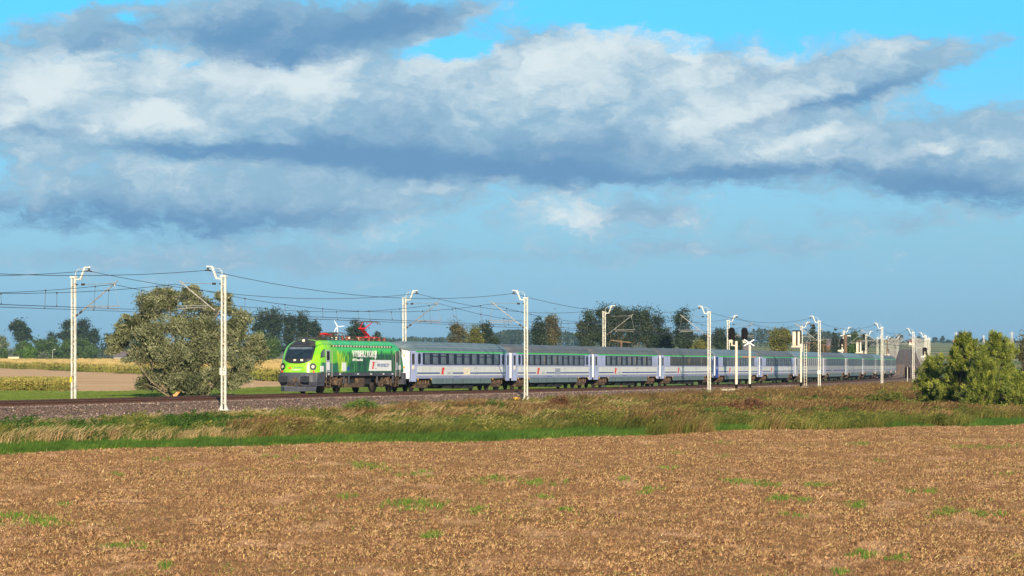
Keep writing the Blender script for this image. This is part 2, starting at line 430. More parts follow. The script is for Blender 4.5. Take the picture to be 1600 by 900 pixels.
V3 = np.stack([XX, YY, ZZ], -1).reshape(-1, 3)
for k, (nm, mt) in enumerate([('stubble_field', M_STUB), ('rough_verge_ground', M_VERGE), ('meadow', M_MEADOW), ('harrowed_field', M_SAND), ('maize_field_ground', M_CORNG), ('farmland', M_FARM)]):
    q = Q[zone == k]; u, inv = np.unique(q, return_inverse=True)
    link_mesh(nm, np_mesh(nm, V3[u], inv.reshape(q.shape), mt, smooth=(k != 0)), kind='structure')

# ------------------------------------------------------------------ track
def sweep(name, prof, s0, s1, mt, parent=None, kind=None, step=4.0, jitter=0.0, sm=True):
    """prof: list of (offset d, height over rail head)"""
    ss = np.r_[np.arange(s0, min(s1, 700), step), np.arange(max(s0, min(s1, 700)), s1 + 1, step * 4)]
    h = np.interp(ss, TS, THD); x = np.interp(ss, TS, TX); y = np.interp(ss, TS, TY); z = zr(ss)
    P = np.array([(d, u) for d, u in prof])
    V = np.stack([x[:, None] + P[:, 0] * np.cos(h)[:, None], y[:, None] - P[:, 0] * np.sin(h)[:, None], z[:, None] + P[:, 1]], -1)
    if jitter: V[..., 2] += rng.normal(0, jitter, V.shape[:2]); V[..., 1] += rng.normal(0, jitter, V.shape[:2])
    n, k = V.shape[:2]; i = np.arange(n * k).reshape(n, k)
    q = np.stack([i[:-1, :-1], i[:-1, 1:], i[1:, 1:], i[1:, :-1]], -1).reshape(-1, 4)
    return link_mesh(name, np_mesh(name, V.reshape(-1, 3), q, mt, smooth=sm), parent, kind=kind)

def ballast_extra(t, p, c):
    v = t.n.new('ShaderNodeTexVoronoi'); t.put(v.inputs['Vector'], p); v.inputs['Scale'].default_value = 9.0
    r, g, b_ = t.sep(v.outputs['Color'])
    c = t.mix(.75, c, t.ramp(r, [(0, (.13, .075, .05)), (.35, (.26, .155, .11)), (.7, (.37, .235, .165)), (.93, (.47, .31, .21)), (1, (.60, .44, .31))]))
    return t.mix(t.smooth(v.outputs['Distance'], .3, .55, 0, .75), c, (.045, .03, .026))
M_BALLAST = ground_mat('ballast', [(.3, (.17, .12, .105)), (.7, (.30, .21, .18))], 2.0, extra=ballast_extra, bumpd=.06, bscale=12)
M_RAIL = mat('rusty_rail', (.115, .05, .03), .7, .2, .25, 6)
M_RAILTOP = mat('rail_head_steel', (.50, .42, .34), .4, .3, .1, 4)
M_SLEEPER = mat('sleeper_concrete', (.14, .095, .075), .9, 0, .25, 5)
prof = [(-11, -1.75)] + [(-7.0, -1.2), (-4.6, -.95), (-3.3, -.84), (-2.6, -.72), (-1.9, -.26)] + [(d, -.24) for d in np.linspace(-1.3, 5.3, 12)] + \
       [(5.9, -.26), (6.3, -.5), (6.7, -.74), (7.4, -.80), (8.0, -.86), (8.7, -.95), (9.6, -1.12), (10.6, -1.32), (12.5, -1.9)]
sweep('track_bed', prof, -200, 1735, M_BALLAST, kind='structure', step=1.0, jitter=.02)
for tn, d0 in (('railway_track', 0.0), ('railway_track', 4.0)):
    root = empty(tn, (0, 0, 0)); root['kind'] = 'structure'
    for off in (-.7175, .7175):
        d = d0 + off
        r = sweep('rail', [(d - .07, -.172), (d - .065, -.155), (d - .012, -.14), (d - .012, -.045), (d - .036, -.035), (d - .036, -.002), (d - .03, 0.0)], -200, 1735, M_RAIL, root)
        sweep('rail_head', [(d - .031, .0015), (d + .031, .0015)], -200, 1735, M_RAILTOP, r)
        sweep('rail', [(d + .03, 0.0), (d + .036, -.002), (d + .036, -.035), (d + .012, -.045), (d + .012, -.14), (d + .065, -.155), (d + .07, -.172)], -200, 1735, M_RAIL, r)
    mb = MB(); s = -120.0
    while s < 760:
        c = tp(s, d0); h = float(np.interp(s, TS, THD)); ax = Vector((math.sin(h), math.cos(h), 0)); lt = Vector((math.cos(h), -math.sin(h), 0))
        zc = c.z
        for dz0, dz1, wb, L in ((-.30, -.175, .13, 1.3),):
            vs = []
            for zz in (dz0, dz1):
                for a, b in ((-1, -1), (1, -1), (1, 1), (-1, 1)):
                    p = c + ax * wb * a + lt * L * b; vs.append((p.x, p.y, zc + zz))
            mb.add(vs, [(4, 5, 6, 7), (0, 1, 5, 4), (1, 2, 6, 5), (2, 3, 7, 6), (3, 0, 4, 7)])
        s += .6
    o = mb.build('sleepers', M_SLEEPER, root); o['kind'] = 'stuff'

# loose ballast stones along the shoulder
def rocks_mesh(n, srange, drange, size, mt, name, zfun):
    s = rng.uniform(*srange, n); d = rng.uniform(*drange, n); h = np.interp(s, TS, THD)
    x = np.interp(s, TS, TX) + d * np.cos(h); y = np.interp(s, TS, TY) - d * np.sin(h); z = zfun(s, d, x, y)
    b = np.array([(1, 0, 0), (-1, 0, 0), (0, 1, 0), (0, -1, 0), (0, 0, 1), (0, 0, -.6)], float)
    sc = rng.uniform(.6, 1.3, (n, 1, 3)) * rng.uniform(size[0], size[1], (n, 1, 1)); th = rng.uniform(0, 6.28, n)
    v = b[None] * sc; c, sn = np.cos(th)[:, None], np.sin(th)[:, None]
    v = np.stack([v[..., 0] * c - v[..., 1] * sn, v[..., 0] * sn + v[..., 1] * c, v[..., 2]], -1) + np.stack([x, y, z], -1)[:, None, :]
    f = np.array([(0, 2, 4), (2, 1, 4), (1, 3, 4), (3, 0, 4), (2, 0, 5), (1, 2, 5), (3, 1, 5), (0, 3, 5)])
    q = (f[None] + 6 * np.arange(n)[:, None, None]).reshape(-1, 3)
    return link_mesh(name, np_mesh(name, v.reshape(-1, 3), q, mt, {'tint': np.repeat(rng.uniform(0, 1, n), 6)}), kind='stuff')
def tint_mat(name, stops, rough=.9, trans=0.0, attr='GEOMETRY', spec=.2, hue=None):
    m = bpy.data.materials.new(name); m.use_nodes = True; t = NT(m.node_tree); b = t.n['Principled BSDF']
    f = t.attr('tint', attr)
    c = t.ramp(f, stops)
    t.put(b.inputs['Base Color'], c); b.inputs['Roughness'].default_value = rough; b.inputs['Specular IOR Level'].default_value = spec
    if trans:
        tr = t.n.new('ShaderNodeBsdfTranslucent'); t.put(tr.inputs[0], c)
        mx = t.n.new('ShaderNodeMixShader'); mx.inputs[0].default_value = trans
        t.link(b.outputs[0], mx.inputs[1]); t.link(tr.outputs[0], mx.inputs[2]); t.link(mx.outputs[0], t.n['Material Output'].inputs[0])
    return m
M_STONE = tint_mat('ballast_stone', [(0, (.13, .09, .08)), (.5, (.20, .14, .12)), (.85, (.28, .20, .165)), (1, (.45, .36, .3))])
_pd = [p[0] for p in prof]; _pu = [p[1] for p in prof]
rocks_mesh(16000, (-110, 140), (4.9, 8.8), (.035, .075), M_STONE, 'ballast_stones', lambda s, d, x, y: zr(s) + np.interp(d, _pd, _pu) + .02)

# ------------------------------------------------------------------ catenary masts
M_WHITE = mat('white_mast_paint', (.66, .645, .57), .5, 0, .1, 3, dirt=(.36, .29, .19, .6), dscale=2.5)
M_LACE = mat('lacing_paint', (.42, .38, .30), .6, 0, .2, 6)
M_GALV = mat('galvanised_tube', (.36, .34, .31), .55, .4, .2, 5)
M_INS = mat('brown_insulator', (.05, .035, .03), .35)
M_CONC = mat('foundation_concrete', (.48, .43, .33), .9, 0, .15, 4, bump=.02)
M_WIRE = mat('overhead_wire', (.06, .055, .06), .6, .3, .1)
M_BLACK = mat('black_print', (.015, .015, .018), .6)
M_YEL = mat('yellow_sign', (.78, .50, .03), .5)
def mast_meshes():
    col = MB(); lac = MB()
    for y in (-.12, .12):
        col.box(-.08, .08, y - .04, y + .04, .04, 8.5)
    col.box(-.14, .14, -.2, .2, 8.44, 8.54)
    col.box(-.24, .24, -.28, .28, 0.0, .05)
    for y in (-1, 1): col.add([(-.1, y * .17, .05), (.1, y * .17, .05), (.1, y * .26, .05), (-.1, y * .26, .05), (-.1, y * .17, .32), (.1, y * .17, .32)],
                              [(0, 1, 2, 3), (0, 1, 5, 4), (3, 2, 5, 4), (0, 3, 4), (1, 2, 5)])
    z = .45; k = 0
    while z < 8.3:
        for x in (-.075, .075):
            lac.bar((x, -.1 if k % 2 else .1, z), (x, .1 if k % 2 else -.1, z + .30), .035, .02)
        z += .30; k += 1
    for z in (.45, 2.2, 4.2, 6.0, 7.95): lac.box(-.115, .115, -.09, .09, z - .05, z + .05)
    br = MB(); br.bar((0, .1, 8.33), (0, .52, 8.35), .09, .09); br.bar((0, .48, 8.32), (0, .80, 9.12), .12, .1); br.bar((0, .76, 9.10), (0, 1.18, 9.12), .07, .07)
    br.tube([(0, .1, 8.5), (0, .14, 8.8), (0, .3, 8.98), (0, .6, 9.0), (0, 1.0, 8.93)], .018, 4)
    fi = MB(); fi.tube([(0, 1.08, 9.1), (0, 1.08, 9.03), (0, 1.08, 9.02), (0, 1.08, 8.96), (0, 1.08, 8.95), (0, 1.08, 8.88)], [.03, .03, .08, .08, .05, .08], 8)
    fi.tube([(.1, 1.08, 8.87), (.38, 1.08, 8.85)], .045, 6); fi.tube([(-.38, 1.08, 8.85), (-.1, 1.08, 8.87)], .045, 6)
    ca_ = MB(); ca_.tube([(0, .25, 6.05), (0, .75, 6.42), (0, 3.1, 8.22)], .04, 6); ca_.tube([(0, .75, 8.02), (0, 2.75, 8.06)], .018, 4)
    ca_.tube([(0, 2.5, 8.06), (0, 2.98, 8.1)], .03, 5); ca_.tube([(0, 2.9, 8.1), (0, 2.9, 7.9)], .03, 5)
    si = MB(); si.tube([(0, .18, 6.0), (0, .32, 6.1)], .055, 8); si.tube([(0, .42, 6.17), (0, .6, 6.31)], .07, 8)
    si.tube([(0, .16, 8.0), (0, .3, 8.01)], .05, 6); si.tube([(0, .55, 8.01), (0, .78, 8.02)], .07, 8)
    ra = MB(); ra.tube([(0, 1.0, 6.62), (0, 3.25, 6.62)], .028, 5); ra.tube([(0, 1.25, 6.62), (0, 1.25, 6.38)], .03, 5)
    ra.tube([(0, 1.28, 6.42), (0, 1.5, 6.52), (0, 2.6, 6.47), (0, 3.1, 6.44), (0, 3.15, 6.33)], .028, 5)
    ra.tube([(0, 3.2, 6.62), (0, 2.9, 7.95)], .012, 4)
    fo = MB(); fo.box(-.42, .42, -.46, .46, -.9, -.02)
    ins = [(k, m.mesh(k, mt)) for k, m, mt in (('column', col, M_WHITE), ('lacing', lac, M_LACE), ('feeder_bracket', br, M_WHITE), ('feeder_insulator', fi, M_INS),
           ('cantilever', ca_, M_GALV), ('strain_insulator', si, M_INS), ('registration_arm', ra, M_GALV), ('foundation', fo, M_CONC))]
    return ins
MASTM = mast_meshes()
M_HAZEDIM = mat('haze_dimmed_mast_paint', (.36, .355, .33), .7, 0, .15, 3)  # white paint of the distant masts, with haze dimming put into its colour
MASTFAR = []
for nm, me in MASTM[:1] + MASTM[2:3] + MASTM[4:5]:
    me = me.copy(); me.materials[0] = M_HAZEDIM if nm != 'cantilever' else M_GALV; MASTFAR.append((nm, me))
def text_obj(name, body, size, m, parent, loc, rot, sx=1.0, depth=.004, align='CENTER', bold=.010):
    cu = bpy.data.curves.new(name, 'FONT'); cu.body = body; cu.size = size; cu.align_x = align; cu.align_y = 'CENTER'; cu.extrude = depth; cu.offset = size * bold; cu.resolution_u = 3
    ob = bpy.data.objects.new(name + '_tmp', cu); COL.objects.link(ob)
    dg = bpy.context.evaluated_depsgraph_get(); me = bpy.data.meshes.new_from_object(ob.evaluated_get(dg)); me.name = name
    bpy.data.objects.remove(ob); bpy.data.curves.remove(cu)
    me.materials.clear(); me.materials.append(m); me.transform(Matrix.Diagonal((sx, 1, 1, 1)))
    o = link_mesh(name, me, parent, loc); o.rotation_euler = rot; return o
NEAR_S = [-174.5, -112.2, -49.8, 12.5, 76.8, 141.4, 205.9, 272]; FAR_S = [-173.5, -112, -50.4, 11.0, 72.8, 134.6, 194.0, 254, 314, 374]
while NEAR_S[-1] < 1640: NEAR_S.append(NEAR_S[-1] + 63)
while FAR_S[-1] < 1640: FAR_S.append(FAR_S[-1] + 63)
ND, FD = 7.2, -3.0
near_lab = {2: 'tall white lattice mast with white kilometre plate, nearest in front of the willow', 3: 'white lattice mast with concrete foot standing in front of the second coach',
            4: 'white lattice mast in front of the end of the fourth coach, left of the signals', 5: 'white lattice mast crossing the grey coaches just right of the two white signal cases',
            6: 'white lattice mast crossing the last coaches of the train', 7: 'white lattice mast standing on the ballast just beyond the end of the train',
            8: 'white mast next beyond the train, foot hidden by the green pines'}
far_lab = {2: 'white lattice mast left of the willow behind the rails with small yellow plate', 3: 'white mast behind the train above the joint of engine and first coach',
           4: 'white mast rising behind the second and third coaches before the tall trees', 5: 'white mast behind the fifth coach, left of the black signal heads',
           6: 'white mast behind the train right beside the white signal cases seen from behind', 7: 'white mast with bent bracket behind the train next to the black distant signal head',
           8: 'white mast behind the rear coaches before the farmland', 9: 'white mast peeping over the roof of the very last coaches'}
for side, S_, d_, labs in ((1, NEAR_S, ND, near_lab), (-1, FAR_S, FD, far_lab)):
    for i, s in enumerate(S_):
        if s > 1640 or i < 2: continue
        b = tp(s, d_, up=-.75); h = float(np.interp(s, TS, THD))
        t = empty('catenary_mast', b, math.pi / 2 - h + (0 if side > 0 else math.pi), labs.get(i, 'small distant white mast in the dense right-hand row beside the straight track' if side > 0 else 'small distant white mast in the dense left-hand row beside the straight track'), 'catenary mast',
                  'catenary masts on the near side of the line' if side > 0 else 'catenary masts on the far side of the line')
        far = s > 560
        if not far:
            for nm, me in MASTM:
                o = link_mesh(nm, me, t)
                if nm in ('strain_insulator', 'lacing'): o['kind'] = 'stuff'
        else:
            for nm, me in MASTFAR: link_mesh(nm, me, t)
        if side > 0 and i == 2:
            pl = MB().box(-.135, -.115, -.22, .22, 2.25, 2.68).build('kilometre_plate', M_WHITE, t)
            for body, z in (('152', 2.56), ('5', 2.37)):
                text_obj('plate_number', body, .23, M_BLACK, pl, (-.14, 0, z), (R(90), 0, R(-90)), 1.0)
        if side > 0 and i == 5: MB().box(-.135, -.115, -.22, .22, 1.9, 2.35).build('kilometre_plate', M_WHITE, t)
        if side < 0 and i == 2: MB().box(.115, .13, -.2, -.06, 1.75, 2.1).build('warning_plate', M_YEL, t)

# ------------------------------------------------------------------ wires
def wire_pts(sa, sb, da, db, za, zb, sag, n=12):
    out = []
    for k in range(n + 1):
        t = k / n; s = sa + (sb - sa) * t
        p0 = tp(sa, da, up=0); p1 = tp(sb, db, up=0); p = p0.lerp(p1, t)
        p.z = p0.z + za + (p1.z + zb - p0.z - za) * t - sag * 4 * t * (1 - t); out.append(p)
    return out
def wires_for(track_d, S_, mast_side, lab):
    root = empty('overhead_line', tp(0, track_d), 0, lab, 'overhead line', 'overhead lines of the two tracks'); inv = -Vector(root.location)
    mw = MB(); cw = MB(); dr = MB()
    for i in range(len(S_) - 1):
        sa, sb = S_[i], S_[i + 1]; sag = 1.15; r = .016 if sa < 200 else .02
        zig = .3 * (1 if i % 2 else -1)
        M = wire_pts(sa, sb, track_d + (.15 if i % 2 else -.15), track_d - (.15 if i % 2 else -.15), 7.25, 7.25, sag)
        mw.tube([p + inv for p in M], r, 4, caps=False)
        for e in (-.05, .05):
            C = wire_pts(sa, sb, track_d + zig + e, track_d - zig + e, 5.56, 5.56, .0 if e < 0 else .02, 4); cw.tube([p + inv for p in C], .013, 4, caps=False)
        if sa < 420:
            nd = 9
            for k in range(nd):
                t = (k + .6) / nd; a = M[0].lerp(M[-1], t); a.z -= sag * 4 * t * (1 - t); c = C[0].lerp(C[-1], t)
                dr.bar(a + inv, c + inv, .02, .02); dr.tube([a + inv + Vector((0, 0, .05)), a + inv - Vector((0, 0, .06))], .04, 4); dr.tube([c + inv + Vector((0, 0, .06)), c + inv - Vector((0, 0, .03))], .035, 4)
    mw.build('messenger_wire', M_WIRE, root); cw.build('contact_wire', M_WIRE, root)
    o = dr.build('droppers', M_WIRE, root); o['kind'] = 'stuff'
wires_for(4.0, NEAR_S, 1, 'thin black contact and messenger wires over the empty near track')
wires_for(0.0, FAR_S, -1, 'thin black contact and messenger wires above the train touched by its pantograph')
for S_, d, lab in ((NEAR_S, ND - 1.08, 'feeder wire hanging in long sags from brackets of the near masts'), (FAR_S, FD + 1.08, 'feeder wire hanging in sags from brackets of the far masts')):
    mb = MB(); o0 = tp(0, d)
    for i in range(len(S_) - 1):
        mb.tube([p - o0 for p in wire_pts(S_[i], S_[i + 1], d, d, 8.12, 8.12, 1.0)], .017 if S_[i] < 200 else .02, 4, caps=False)
    o = mb.build('feeder_wire', M_WIRE, None, loc=o0); tag(o, lab, 'wire', 'feeder wires along the mast tops')
# ================================================================== the train
M_LAV = mat('coach_lavender', (.37, .43, .66), .35, 0, .05, .8, dirt=(.34, .33, .36, .5), dscale=1.2)
M_CWHITE = mat('coach_white', (.66, .68, .68), .35, 0, .04, .7, dirt=(.50, .48, .45, .45), dscale=1.0)
M_CGREY = mat('coach_dusty_white', (.44, .45, .44), .5, 0, .06, .7, dirt=(.30, .28, .25, .6), dscale=1.2)
M_CGREYLAV = mat('coach_dusty_lavender', (.37, .39, .45), .5, 0, .06, .7, dirt=(.26, .25, .25, .6), dscale=1.2)
M_END = mat('coach_end_white', (.66, .68, .74), .4, 0, .05, 1, dirt=(.5, .42, .36, .5), dscale=2)
M_GREEN = mat('coach_green_stripe', (.02, .58, .07), .4, 0, .05)
M_BLUE = mat('coach_blue_stripe', (.012, .045, .24), .4, 0, .05)
M_BLUEDOOR = mat('coach_blue_door', (.02, .06, .34), .4, 0, .05)
M_ORANGE = mat('orange_stripe', (.85, .30, .02), .5, 0, .08)
M_SKIRT = mat('coach_skirt', (.13, .185, .195), .5, 0, .08, 2, dirt=(.085, .095, .09, .7), dscale=1.5)
M_ROOFA = mat('coach_roof_ribbed', (.15, .195, .215), .42, 0, .08, .9, dirt=(.085, .10, .11, .6), dscale=.8)
M_ROOFB = mat('coach_roof_dusty', (.115, .11, .11), .5, 0, .15, .9, dirt=(.10, .14, .165, .85), dscale=.6)
M_BOGIE = mat('bogie_dusty_brown', (.095, .06, .038), .9, 0, .45, 6, dirt=(.03, .022, .018, .9), dscale=4)
M_WHEEL = mat('wheel_steel', (.05, .042, .04), .6, .3, .25, 6)
M_UNDER = mat('underframe_dark', (.02, .02, .022), .8, 0, .2, 3)
M_RUBBER = mat('rubber', (.02, .02, .02), .7)
M_RUST = mat('roof_end_rust', (.34, .22, .08), .8, 0, .3, 5)
M_RED = mat('logo_red', (.70, .03, .02), .45)
M_GREYP = mat('logo_grey', (.30, .34, .42), .5)
M_CREAM = mat('cream_notice', (.80, .70, .56), .6)
def glass(name, col, rough=.08, spec=.9, var=.2):
    m = mat(name, col, rough, 0, var, .6, spec=spec); return m
M_BAND = glass('window_band_glass', (.009, .016, .038), .35, .12)
M_PANE = glass('pane_glass', (.13, .165, .22), .3, .3, .3)
M_PANEDK = glass('pane_glass_dark', (.06, .05, .05), .22, .4, .6)
M_BANDBR = glass('window_band_brown', (.02, .014, .014), .25, .3)
M_CURT = mat('curtain', (.30, .24, .16), .8, 0, .3, 3)
M_AMBER = mat('amber_lamp', (.85, .42, .03), .3)

def round_rect(x0, x1, z0, z1, r, n=4):
    r = min(r, (x1 - x0) / 2.01, (z1 - z0) / 2.01)
    P = []
    for cx, cz, a0 in ((x1 - r, z0 + r, -90), (x1 - r, z1 - r, 0), (x0 + r, z1 - r, 90), (x0 + r, z0 + r, 180)):
        for k in range(n + 1):
            a = R(a0 + 90 * k / n); P.append((cx + r * math.cos(a), cz + r * math.sin(a)))
    return P
CP = [(1.39, 1.03), (1.45, 1.14), (1.45, 2.95), (1.43, 3.26)]
RP = [(1.435, 3.26), (1.40, 3.36), (1.30, 3.53), (1.12, 3.72), (.85, 3.88), (.5, 4.0), (0, 4.05)]
def loft(xs, prof_fn, closed=False):
    V = []; n = None
    for x in xs:
        p = prof_fn(x); n = len(p); V += [(x, y, z) for y, z in p]
    F = [(i * n + k, i * n + k + 1, (i + 1) * n + k + 1, (i + 1) * n + k) for i in range(len(xs) - 1) for k in range(n - 1)]
    return V, F
def coach_meshes():
    D = {}
    def taper(x):
        e = min(x - .3, 26.1 - x); return .93 + .07 * min(1, max(0, e / 1.55))
    b = MB()
    xs = [.3, 1.65, 1.85, 8, 14, 20, 24.55, 24.75, 26.1]
    V, F = loft(xs, lambda x: [(y * taper(x), z) for y, z in CP]); b.add(V, F)
    V, F = loft(xs, lambda x: [(-y * taper(x), z) for y, z in CP]); b.add(V, F)
    V, F = loft(xs, lambda x: [(-1.39 * taper(x), 1.03), (1.39 * taper(x), 1.03)]); b.add(V, F)
    D['body'] = b
    e = MB()
    for x0, x1 in ((.285, .3), (26.1, 26.115)):
        e.prism([(0, 0)], 0, 0) if False else None
        P = [(y * .93, z) for y, z in CP] + [(y * .93, 3.26 + (z - 3.26) * .2) for y, z in RP[1:]]
        P = P + [(-y, z) for y, z in P[::-1]]
        n = len(P); e.add([(x0, y, z) for y, z in P] + [(x1, y, z) for y, z in P], [list(range(n)), list(range(2 * n - 1, n - 1, -1))] + [(i, (i + 1) % n, n + (i + 1) % n, n + i) for i in range(n)])
    D['end_wall'] = e
    r = MB()
    def rp(x):
        e_ = min(x - .18, 26.22 - x); k = min(1, max(0, e_ / 1.5)); k = math.sqrt(max(0, 1 - (1 - k) ** 2))
        t = .93 + .07 * min(1, max(0, e_ / 1.7))
        pr = [(y * t, 3.26 + (z - 3.26) * (.22 + .78 * k)) for y, z in RP]
        return pr + [(-y, z) for y, z in pr[::-1][1:]]
    V, F = loft([.18, .24, .35, .55, .8, 1.15, 1.7, 4, 8, 12, 16, 20, 24.7, 25.25, 25.6, 25.85, 26.05, 26.16, 26.22], rp); r.add(V, F); D['roof'] = r
    ends = MB()
    for x in (.17, 26.14):
        V, F = loft([x, x + .09], lambda q: [(y * 1.006, z + .012) for y, z in rp(.2)]); ends.add(V, F)
    D['roof_edge_trim'] = ends
    rib = MB()
    for y, z in RP[1:-1]:
        for sg in (-1, 1):
            rib.tube([(2.2, sg * y * 1.002, z + .005), (24.2, sg * y * 1.002, z + .005)], .016, 4)
    D['roof_ribs'] = rib
    g = MB()
    for x0, x1 in ((-.02, .285), (26.115, 26.42)):
        g.box(x0, x1, -.52, .52, 1.15, 3.3)
        for y in (-.62, .62): g.tube([(x0 + .15, y, 1.2), (x0 + .15, y, 3.35)], .11, 8)
        g.tube([(x0 + .15, -.62, 3.35), (x0 + .15, .62, 3.35)], .11, 8)
    D['gangway_bellows'] = g
    bu = MB()
    for x, x2 in ((-.0, .3), (26.1, 26.4)):
        for y in (-.87, .87): bu.tube([(x, y, 1.05), (x2, y, 1.05)], .12, 8); 
    D['buffers'] = bu
    D['white_band'] = MB().box(1.75, 24.65, -1.456, -1.45, 1.28, 2.04).box(1.75, 24.65, 1.45, 1.456, 1.28, 2.04)
    D['green_stripe'] = MB().box(1.6, 24.8, -1.452, -1.44, 3.17, 3.27).box(1.6, 24.8, 1.44, 1.452, 3.17, 3.27)
    sk = MB()
    for y in (-1.40, 1.36): sk.add([(5.35, y, 1.03), (20.9, y, 1.03), (20.75, y, .60), (5.65, y, .60), (5.35, y + .04, 1.03), (20.9, y + .04, 1.03), (20.75, y + .04, .60), (5.65, y + .04, .60)],
           [(0, 1, 2, 3), (4, 5, 6, 7), (0, 1, 5, 4), (1, 2, 6, 5), (2, 3, 7, 6), (3, 0, 4, 7)])
    D['skirt'] = sk
    sd_ = MB()
    for x in (8.2, 10.6, 13.3, 17.9): sd_.box(x, x + .05, -1.41, -1.403, .64, 1.0)
    D['skirt_seam'] = sd_
    un = MB().box(5.4, 20.8, -1.1, 1.1, .42, 1.02)
    for x0, x1, z in ((9.3, 11.2, .2), (12.2, 13.6, .24), (14.3, 16.6, .17), (6.6, 7.6, .34)): un.box(x0, x1, -1.15, 1.15, z, .5)
    D['underfloor_boxes'] = un
    dr = MB()
    dr.add([(.36, -1.372, .80), (1.56, -1.452, .80), (1.56, -1.452, 3.2), (.36, -1.372, 3.2), (.36, -1.30, .80), (1.56, -1.36, .80), (1.56, -1.36, 3.2), (.36, -1.30, 3.2)],
           [(0, 1, 2, 3), (4, 5, 6, 7), (0, 1, 5, 4), (1, 2, 6, 5), (2, 3, 7, 6), (3, 0, 4, 7)])
    D['door'] = dr
    def onskin(poly, dy=.012):   # on the tapered door skin
        P = [(x, -1.372 - (x - .36) / 1.2 * .08 - dy, z) for x, z in poly]; m_ = MB(); n = len(P)
        m_.add(P + [(x, y + .02, z) for x, y, z in P], [list(range(n))] + [(i, (i + 1) % n, n + (i + 1) % n, n + i) for i in range(n)]); return m_
    D['door_window'] = onskin(round_rect(.70, 1.22, 2.17, 3.05, .1)); D['door_seam'] = onskin([(.35, .8), (.39, .8), (.39, 3.2), (.35, 3.2)], .004)
    D['door_panel'] = onskin(round_rect(.75, 1.19, 1.78, 2.08, .05))
    D['vestibule_window'] = MB().prism(round_rect(1.98, 2.62, 2.2, 3.08, .22), -1.466, -1.452)
    D['window_band'] = MB().prism(round_rect(3.1, 23.15, 2.17, 3.12, .12), -1.468, -1.45).prism(round_rect(3.1, 23.15, 2.17, 3.12, .12), 1.45, 1.468)
    D['window_band_short'] = MB().prism(round_rect(4.2, 22.5, 2.17, 3.12, .12), -1.468, -1.45).prism(round_rect(4.2, 22.5, 2.17, 3.12, .12), 1.45, 1.468)
    pf = MB().prism(round_rect(-.62, .62, 2.22, 3.06, .08), -1.476, -1.468); pf.box(-.5, .5, -1.482, -1.476, 2.82, 2.86)
    D['pane_plain'] = MB().prism(round_rect(-.60, .60, 2.22, 3.06, .05), -1.476, -1.468)
    D['pane_tilt'] = MB().prism(round_rect(-.62, .62, 2.22, 2.80, .08), -1.476, -1.468).prism(round_rect(-.62, .62, 2.87, 3.06, .06), -1.476, -1.468)
    D['pane_narrow'] = MB().prism(round_rect(-.35, .35, 2.2, 3.08, .05), -1.476, -1.45)
    D['curtain'] = MB().box(.28, .5, -1.480, -1.476, 2.24, 3.03)
    D['window_box'] = MB().prism(round_rect(-.5, .5, 2.17, 3.12, .08), -1.47, -1.45)
    bf = MB()
    for y in (-1.0, 1.0):
        bf.box(-1.75, 1.75, y - .08, y + .08, .52, .72); bf.box(-1.5, -1.0, y - .16, y + .16, .30, .62); bf.box(1.0, 1.5, y - .16, y + .16, .30, .62)
        bf.add([(-.55, y - .14, .28), (.55, y - .14, .28), (.8, y - .14, .6), (-.8, y - .14, .6), (-.55, y + .14, .28), (.55, y + .14, .28), (.8, y + .14, .6), (-.8, y + .14, .6)],
               [(0, 1, 2, 3), (4, 5, 6, 7), (0, 1, 5, 4), (1, 2, 6, 5), (2, 3, 7, 6), (3, 0, 4, 7)])
        for x in (-.35, .35, -1.6, 1.6, -.9, .9): bf.tube([(x, y - .1 * (1 if y > 0 else -1) * -1.6, .55), (x, y + (.16 if y > 0 else -.16), .98)], .09, 8)
        bf.bar((-1.9, y * 1.12, .82), (-.5, y * 1.12, .56), .07); bf.bar((.6, y * 1.15, .9), (1.7, y * 1.15, .62), .06)
    bf.box(-.3, .3, -1.1, 1.1, .5, .95)
    D['bogie'] = bf
    w = MB(); w.disc_y(0, -.80, -.66, .46, .46, 20); w.disc_y(0, -.66, -.63, .46, .49, 20); w.disc_y(0, -.98, -.8, .46, .13, 10); D['wheel_near'] = w
    w = MB(); w.disc_y(0, .66, .80, .46, .46, 20); w.disc_y(0, .63, .66, .46, .49, 20); w.disc_y(0, -.64, .64, .46, .09, 8); D['wheel_far'] = w
    lg = MB().add([(0, -1.464, 1.38), (.66, -1.464, 1.38), (.60, -1.464, 1.5), (.54, -1.464, 1.55), (.86, -1.464, 1.86), (.86, -1.464, 1.93), (.12, -1.464, 1.93), (.16, -1.464, 1.84), (.28, -1.464, 1.84), (.06, -1.464, 1.5)],
             [(0, 1, 2, 3, 9), (9, 3, 4, 7, 8), (4, 5, 6, 7)])
    D['logo_red'] = lg
    lc = MB(); lc.box(.98, 1.5, -1.466, -1.458, 1.88, 1.94).box(.95, 1.03, -1.466, -1.458, 1.42, 1.94).box(.95, 1.4, -1.466, -1.458, 1.38, 1.44)
    D['logo_grey'] = lc
    tr = MB().add([(.283, -1.0, 2.82), (.283, -.78, 2.82), (.283, -.89, 3.02)], [(0, 1, 2)]); tr.box(.27, .283, -1.0, -.72, 1.9, 2.02); D['warning_marks'] = tr
    D['edge_lamps'] = MB().box(1.95, 2.1, -1.46, -1.42, .93, 1.03).box(5.2, 5.35, -1.46, -1.42, .93, 1.03).box(21.1, 21.25, -1.46, -1.42, .93, 1.03).box(24.3, 24.45, -1.46, -1.42, .93, 1.03)
    D['notice'] = MB().box(13.3, 15.0, -1.462, -1.452, 1.33, 1.9)
    return D
DM = coach_meshes(); _mc = {}
